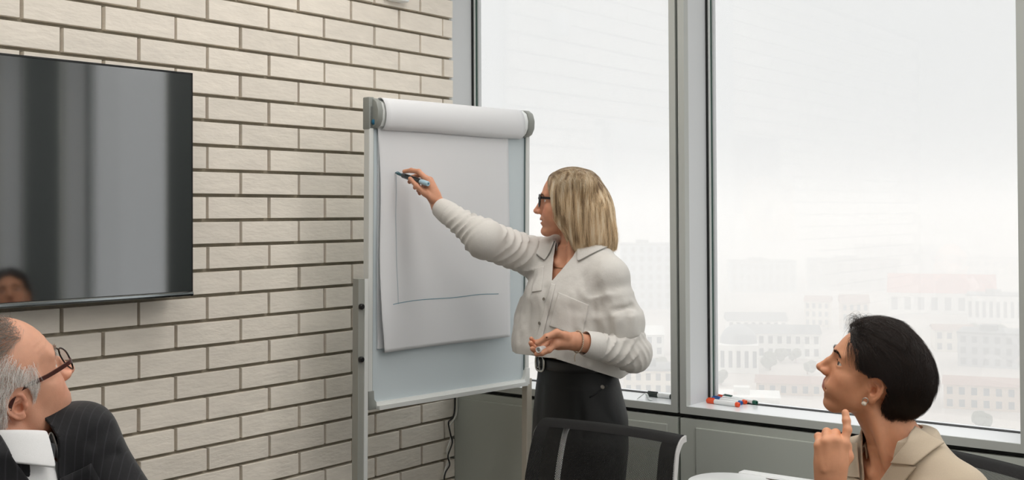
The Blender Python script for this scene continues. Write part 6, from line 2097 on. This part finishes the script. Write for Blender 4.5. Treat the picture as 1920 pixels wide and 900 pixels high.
def office_chair(M, label, group=None):
    e = empty('office_chair', M); tag(e, label, 'chair', group)
    prof = spline(CHAIR_PROF, 60)
    s_len = np.concatenate([[0], np.cumsum(np.linalg.norm(np.diff(prof, axis=0), axis=1))])
    W2 = .238
    def half(z):
        return W2 - .012 * np.clip((z - .8) / .2, 0, 1) - .03 * np.clip((.62 - z) / .16, 0, 1)
    def back(u, v, off=0.0, k=1.0):
        i = v * 59; a = int(min(i, 58)); f_ = i - a
        x, z = prof[a] * (1 - f_) + prof[a + 1] * f_
        y = (u - .5) * 2 * half(z) * k
        cx = -.030 * (1 - (y / W2) ** 2) + .012
        return (x + cx + off, y, z)
    def panel(name, u0, u1, v0, v1, m_, off, nu=16, nv=40, parent=e):
        V = [back(u0 + (u1 - u0) * i / nu, v0 + (v1 - v0) * j / nv, off) for i in range(nu + 1) for j in range(nv + 1)]
        F = [(i * (nv + 1) + j, (i + 1) * (nv + 1) + j, (i + 1) * (nv + 1) + j + 1, i * (nv + 1) + j + 1) for i in range(nu) for j in range(nv)]
        me = bpy.data.meshes.new(name); me.from_pydata(V, [], F); me.materials.append(m_)
        at = me.attributes.new('weave', 'FLOAT_VECTOR', 'POINT')
        w = [((u0 + (u1 - u0) * i / nu) * W2 * 2 + .5 * (v0 + (v1 - v0) * j / nv) * 0, s_len[min(59, int(round((v0 + (v1 - v0) * j / nv) * 59)))] if False else (v0 + (v1 - v0) * j / nv) * s_len[-1], 0) for i in range(nu + 1) for j in range(nv + 1)]
        at.data.foreach_set('vector', np.array(w, np.float32).ravel())
        me.shade_smooth()
        return link(name, me, parent)
    panel('mesh_back', .0, 1.0, .02, .985, M_mesh, .0, 24, 60)
    panel('mesh_hem', .0, .085, .02, .99, M_edge, .002, 4, 60); panel('mesh_hem', .885, 1.0, .02, .99, M_edge, .002, 4, 60)
    panel('head_roll', .0, 1.0, .775, 1.0, M_edge, .003, 24, 20); panel('mesh_hem', .0, 1.0, .0, .06, M_edge, .002, 20, 4)
    # white frame wrapped by the mesh, slightly proud of its edge, plus inner uprights and lumbar bar
    for sg in (1, -1):
        m = MB()
        path = np.array([back(.5 + sg * .497, v, -.001) for v in np.linspace(.0, 1.0, 40)])
        V, F = [], []
        for i, p in enumerate(path):
            tg = path[min(i + 1, 39)] - path[max(i - 1, 0)]; tg /= np.linalg.norm(tg)
            nn = np.cross(tg, [0, 1, 0]); nn /= np.linalg.norm(nn)
            if nn[0] > 0: nn = -nn
            for a, b in ((.0015, -.005), (.0015, .004), (.018, .004), (.018, -.005)):
                V.append(p + nn * a + np.array([0, 1, 0]) * b)
        for i in range(39):
            for k in range(4): F.append((i * 4 + k, i * 4 + (k + 1) % 4, i * 4 + 4 + (k + 1) % 4, i * 4 + 4 + k))
        F += [(0, 1, 2, 3), (156, 157, 158, 159)]
        m.add(V, F); m.build('back_frame', M_wplastic, e, smooth=True)
        if sg > 0: continue
        u_ = MB(); path = [back(.5 + sg * .335, v, -.030) for v in np.linspace(.06, .80, 24)]
        u_.tube(path, .008, 8); u_.build('upright', M_wplastic if sg < 0 else M_black, e, smooth=True)
    lm = MB(); lm.tube([back(u, .40, -.034) for u in np.linspace(.165, .835, 14)], .012, 8); lm.build('lumbar_bar', M_black, e, smooth=True)
    sp = MB(); sp.box((-.075, -.035, .42), (-.045, .035, .72), bev=.006).box((-.09, -.03, .38), (.1, .03, .42), bev=.006); sp.build('back_bracket', M_wplastic, e)
    st = MB(); st.box((-.02, -.235, .43), (.43, .235, .49), bev=.024); st.build('seat', mat('black_fabric', srgb(22, 22, 23), .9, bump=(500, .3, .001)), e, smooth=True)
    for sg in (1, -1):
        a = MB(); a.tube(spline([(.10, sg * .22, .42), (.08, sg * .285, .44), (.06, sg * .295, .55), (.08, sg * .29, .655)], 18), .013, 8); a.build('arm_support', M_wplastic, e, smooth=True)
        a = MB(); a.box((-.04, sg * .29 - .035, .655), (.21, sg * .29 + .035, .685), bev=.012); a.build('arm_pad', M_black, e, smooth=True)
    c = MB(); c.lathe([(.026, .12), (.026, .30), (.018, .30), (.018, .42)], 16, Matrix.Translation((.2, 0, 0))); c.build('gas_column', M_chrome, e, smooth=True)
    for k in range(5):
        a = 2 * PI * k / 5 + .3
        b = MB(); b.prism([(-.03, .13), (.0, .15), (.29, .085), (.30, .07), (.28, .062), (-.0, .09)], -.022, .022, Matrix.Translation((.2, 0, 0)) @ Matrix.Rotation(a, 4, 'Z') , axis=1, bev=.004); b.build('leg', M_wplastic, e)
        w = MB(); w.lathe([(.012, -.02), (.028, -.018), (.031, -.008), (.031, .008), (.028, .018), (.012, .02)], 14, Matrix.Translation((.2 + .275 * math.cos(a), .275 * math.sin(a), .031)) @ Matrix.Rotation(a, 4, 'Z') @ Matrix.Rotation(R(90), 4, 'X')); w.build('caster', M_black, e, smooth=True)
    return e
U = np.array([math.sin(R(YAW)), math.cos(R(YAW)), 0]); Wd = np.array([math.cos(R(YAW)), -math.sin(R(YAW)), 0])
pr_ = P(1262, 830, 3.02)
pc = pr_ - Wd * .225
office_chair(frame_of((pc[0] + U[0] * -.03, pc[1] + U[1] * -.03, 0), -U), 'empty black mesh office chair with white frame in front of the standing woman', 'mesh office chairs')
fB = np.array([-0.93, -0.37, 0]); fB /= np.linalg.norm(fB)
cB = P(1795, 880, 2.84)
office_chair(frame_of((1.07, 2.65, 0), fB), 'black mesh office chair behind the back of the seated dark-haired woman', 'mesh office chairs')
office_chair(frame_of((-1.18, 2.02, 0), (.87, -.49, 0)), 'black mesh office chair under the grey-haired man in the suit', 'mesh office chairs')
# ------------------------------------------------------------------ white convector by the window, cables, wall sensor
M_casing = mat('white_casing', srgb(236, 238, 238), .3)
M_grille = mat('cream_slats', srgb(206, 202, 186), .5)
def on_plane(px, py, z):
    d = P(px, py, 1.0) - np.array([0, 0, CAMZ]); return np.array([0, 0, CAMZ]) + d * ((z - CAMZ) / d[2])
ZT = .745
cl_ = on_plane(1291, 893, ZT)
lc = np.array(ROOM_I @ Vector(cl_))
t0, s0 = lc[0], lc[1]
D_, Lh = .24, .72
hv = empty('convector_heater', ROOM @ Matrix.Translation((t0, s0 + .02, 0))); tag(hv, 'white floor-standing convector with rounded end and slatted top under the right window', 'heater')
def stadium(r, l, n=14):
    return [(r - r * math.cos(a), r * math.sin(a)) for a in np.linspace(-PI / 2, PI / 2, n)][::-1]
r_ = D_ / 2
pts = [(r_ + r_ * math.cos(a), r_ * math.sin(a)) for a in np.linspace(PI / 2, 3 * PI / 2, 18)] + [(Lh, -r_), (Lh, r_)]
MB().prism(pts, .05, ZT, bev=.012).build('casing', M_casing, hv, smooth=True)
MB().box((.10, r_ - .01, .1), (Lh - .01, r_ + .03, ZT + .004), bev=.004).build('back_ledge', M_casing, hv)
MB().prism([(.20 + .10 * math.sin(a) , -.095 + .19 * k / 12) for k, a in enumerate(np.linspace(0, PI, 13))] [::-1] + [(Lh - .05, -.095), (Lh - .05, .095)], ZT - .03, ZT + .0012).build('grille_shade_plate', mat('grille_shadow', srgb(92, 88, 78), .8), hv)  # dark plate on the casing stands in for shade between the slats
for i in range(11):
    y = -.086 + .0172 * i
    x0 = .215 + .0 + .09 * (1 - ((y) / .095) ** 2) ** .5 * -1 + .09
    MB().box((x0, y - .0055, ZT + .0005), (Lh - .055, y + .0055, ZT + .0045), bev=.001).build('slat', M_grille, hv)
MB().lathe([(.0001, 0), (.010, 0), (.011, .002), (.009, .004), (.0001, .004)], 16, Matrix.Translation((.085, -.065, ZT))).build('button', M_clamp, hv, smooth=True)
for x in (.15, Lh - .1):
    MB().box((x - .03, -.1, 0), (x + .03, .1, .052)).build('leg', M_clamp, hv)
# cables hanging in the corner between the brick wall and the panel
cw = mat('white_cable', srgb(214, 214, 208), .45); ck = mat('black_cable', srgb(34, 34, 34), .5)
def wall_pt(px, py, off=.02):
    d = P(px, py, 1.0) - np.array([0, 0, CAMZ])
    wn_ = np.array([math.cos(R(YAW)), -math.sin(R(YAW)), 0]); c0 = np.array([CX, CY, 0]) + wn_ * off
    return np.array([0, 0, CAMZ]) + d * ((c0 - np.array([0, 0, CAMZ])) @ wn_ / (d @ wn_))
m = MB(); m.tube(spline([wall_pt(*q) for q in [(858, 700), (857, 755), (856, 775), (850, 788), (843, 800), (845, 822), (838, 845), (842, 862), (834, 882), (832, 905), (830, 960)]], 60), .0034, 8)
o = m.build('cable', cw, smooth='all'); tag(o, 'white cable dangling down the corner end of the brick wall', 'cable')
m = MB(); m.tube(spline([wall_pt(*q, off=.03) for q in [(853, 700), (853, 760), (849, 783), (841, 792), (845, 815), (848, 830), (840, 855), (843, 872), (833, 895), (831, 960)]], 60), .0030, 8)
o = m.build('cable', ck, smooth='all'); tag(o, 'black cable hanging with kinks beside the white one in the corner', 'cable')
# wall sensor at the top of the brick wall
w0 = wall_pt(741, 0, 0.0); sM = ROOM @ Matrix.Translation(tuple(ROOM_I @ Vector(w0)))
sn = empty('wall_sensor', sM); tag(sn, 'small white sensor box high on the brick wall at the top edge', 'sensor')
MB().box((0, -.05, -.010), (.045, .035, .09), bev=.008).build('housing', M_casing, sn, smooth=True)
MB().box((0, -.075, -.002), (.03, -.05, .09), bev=.003).build('bracket', M_grille, sn)
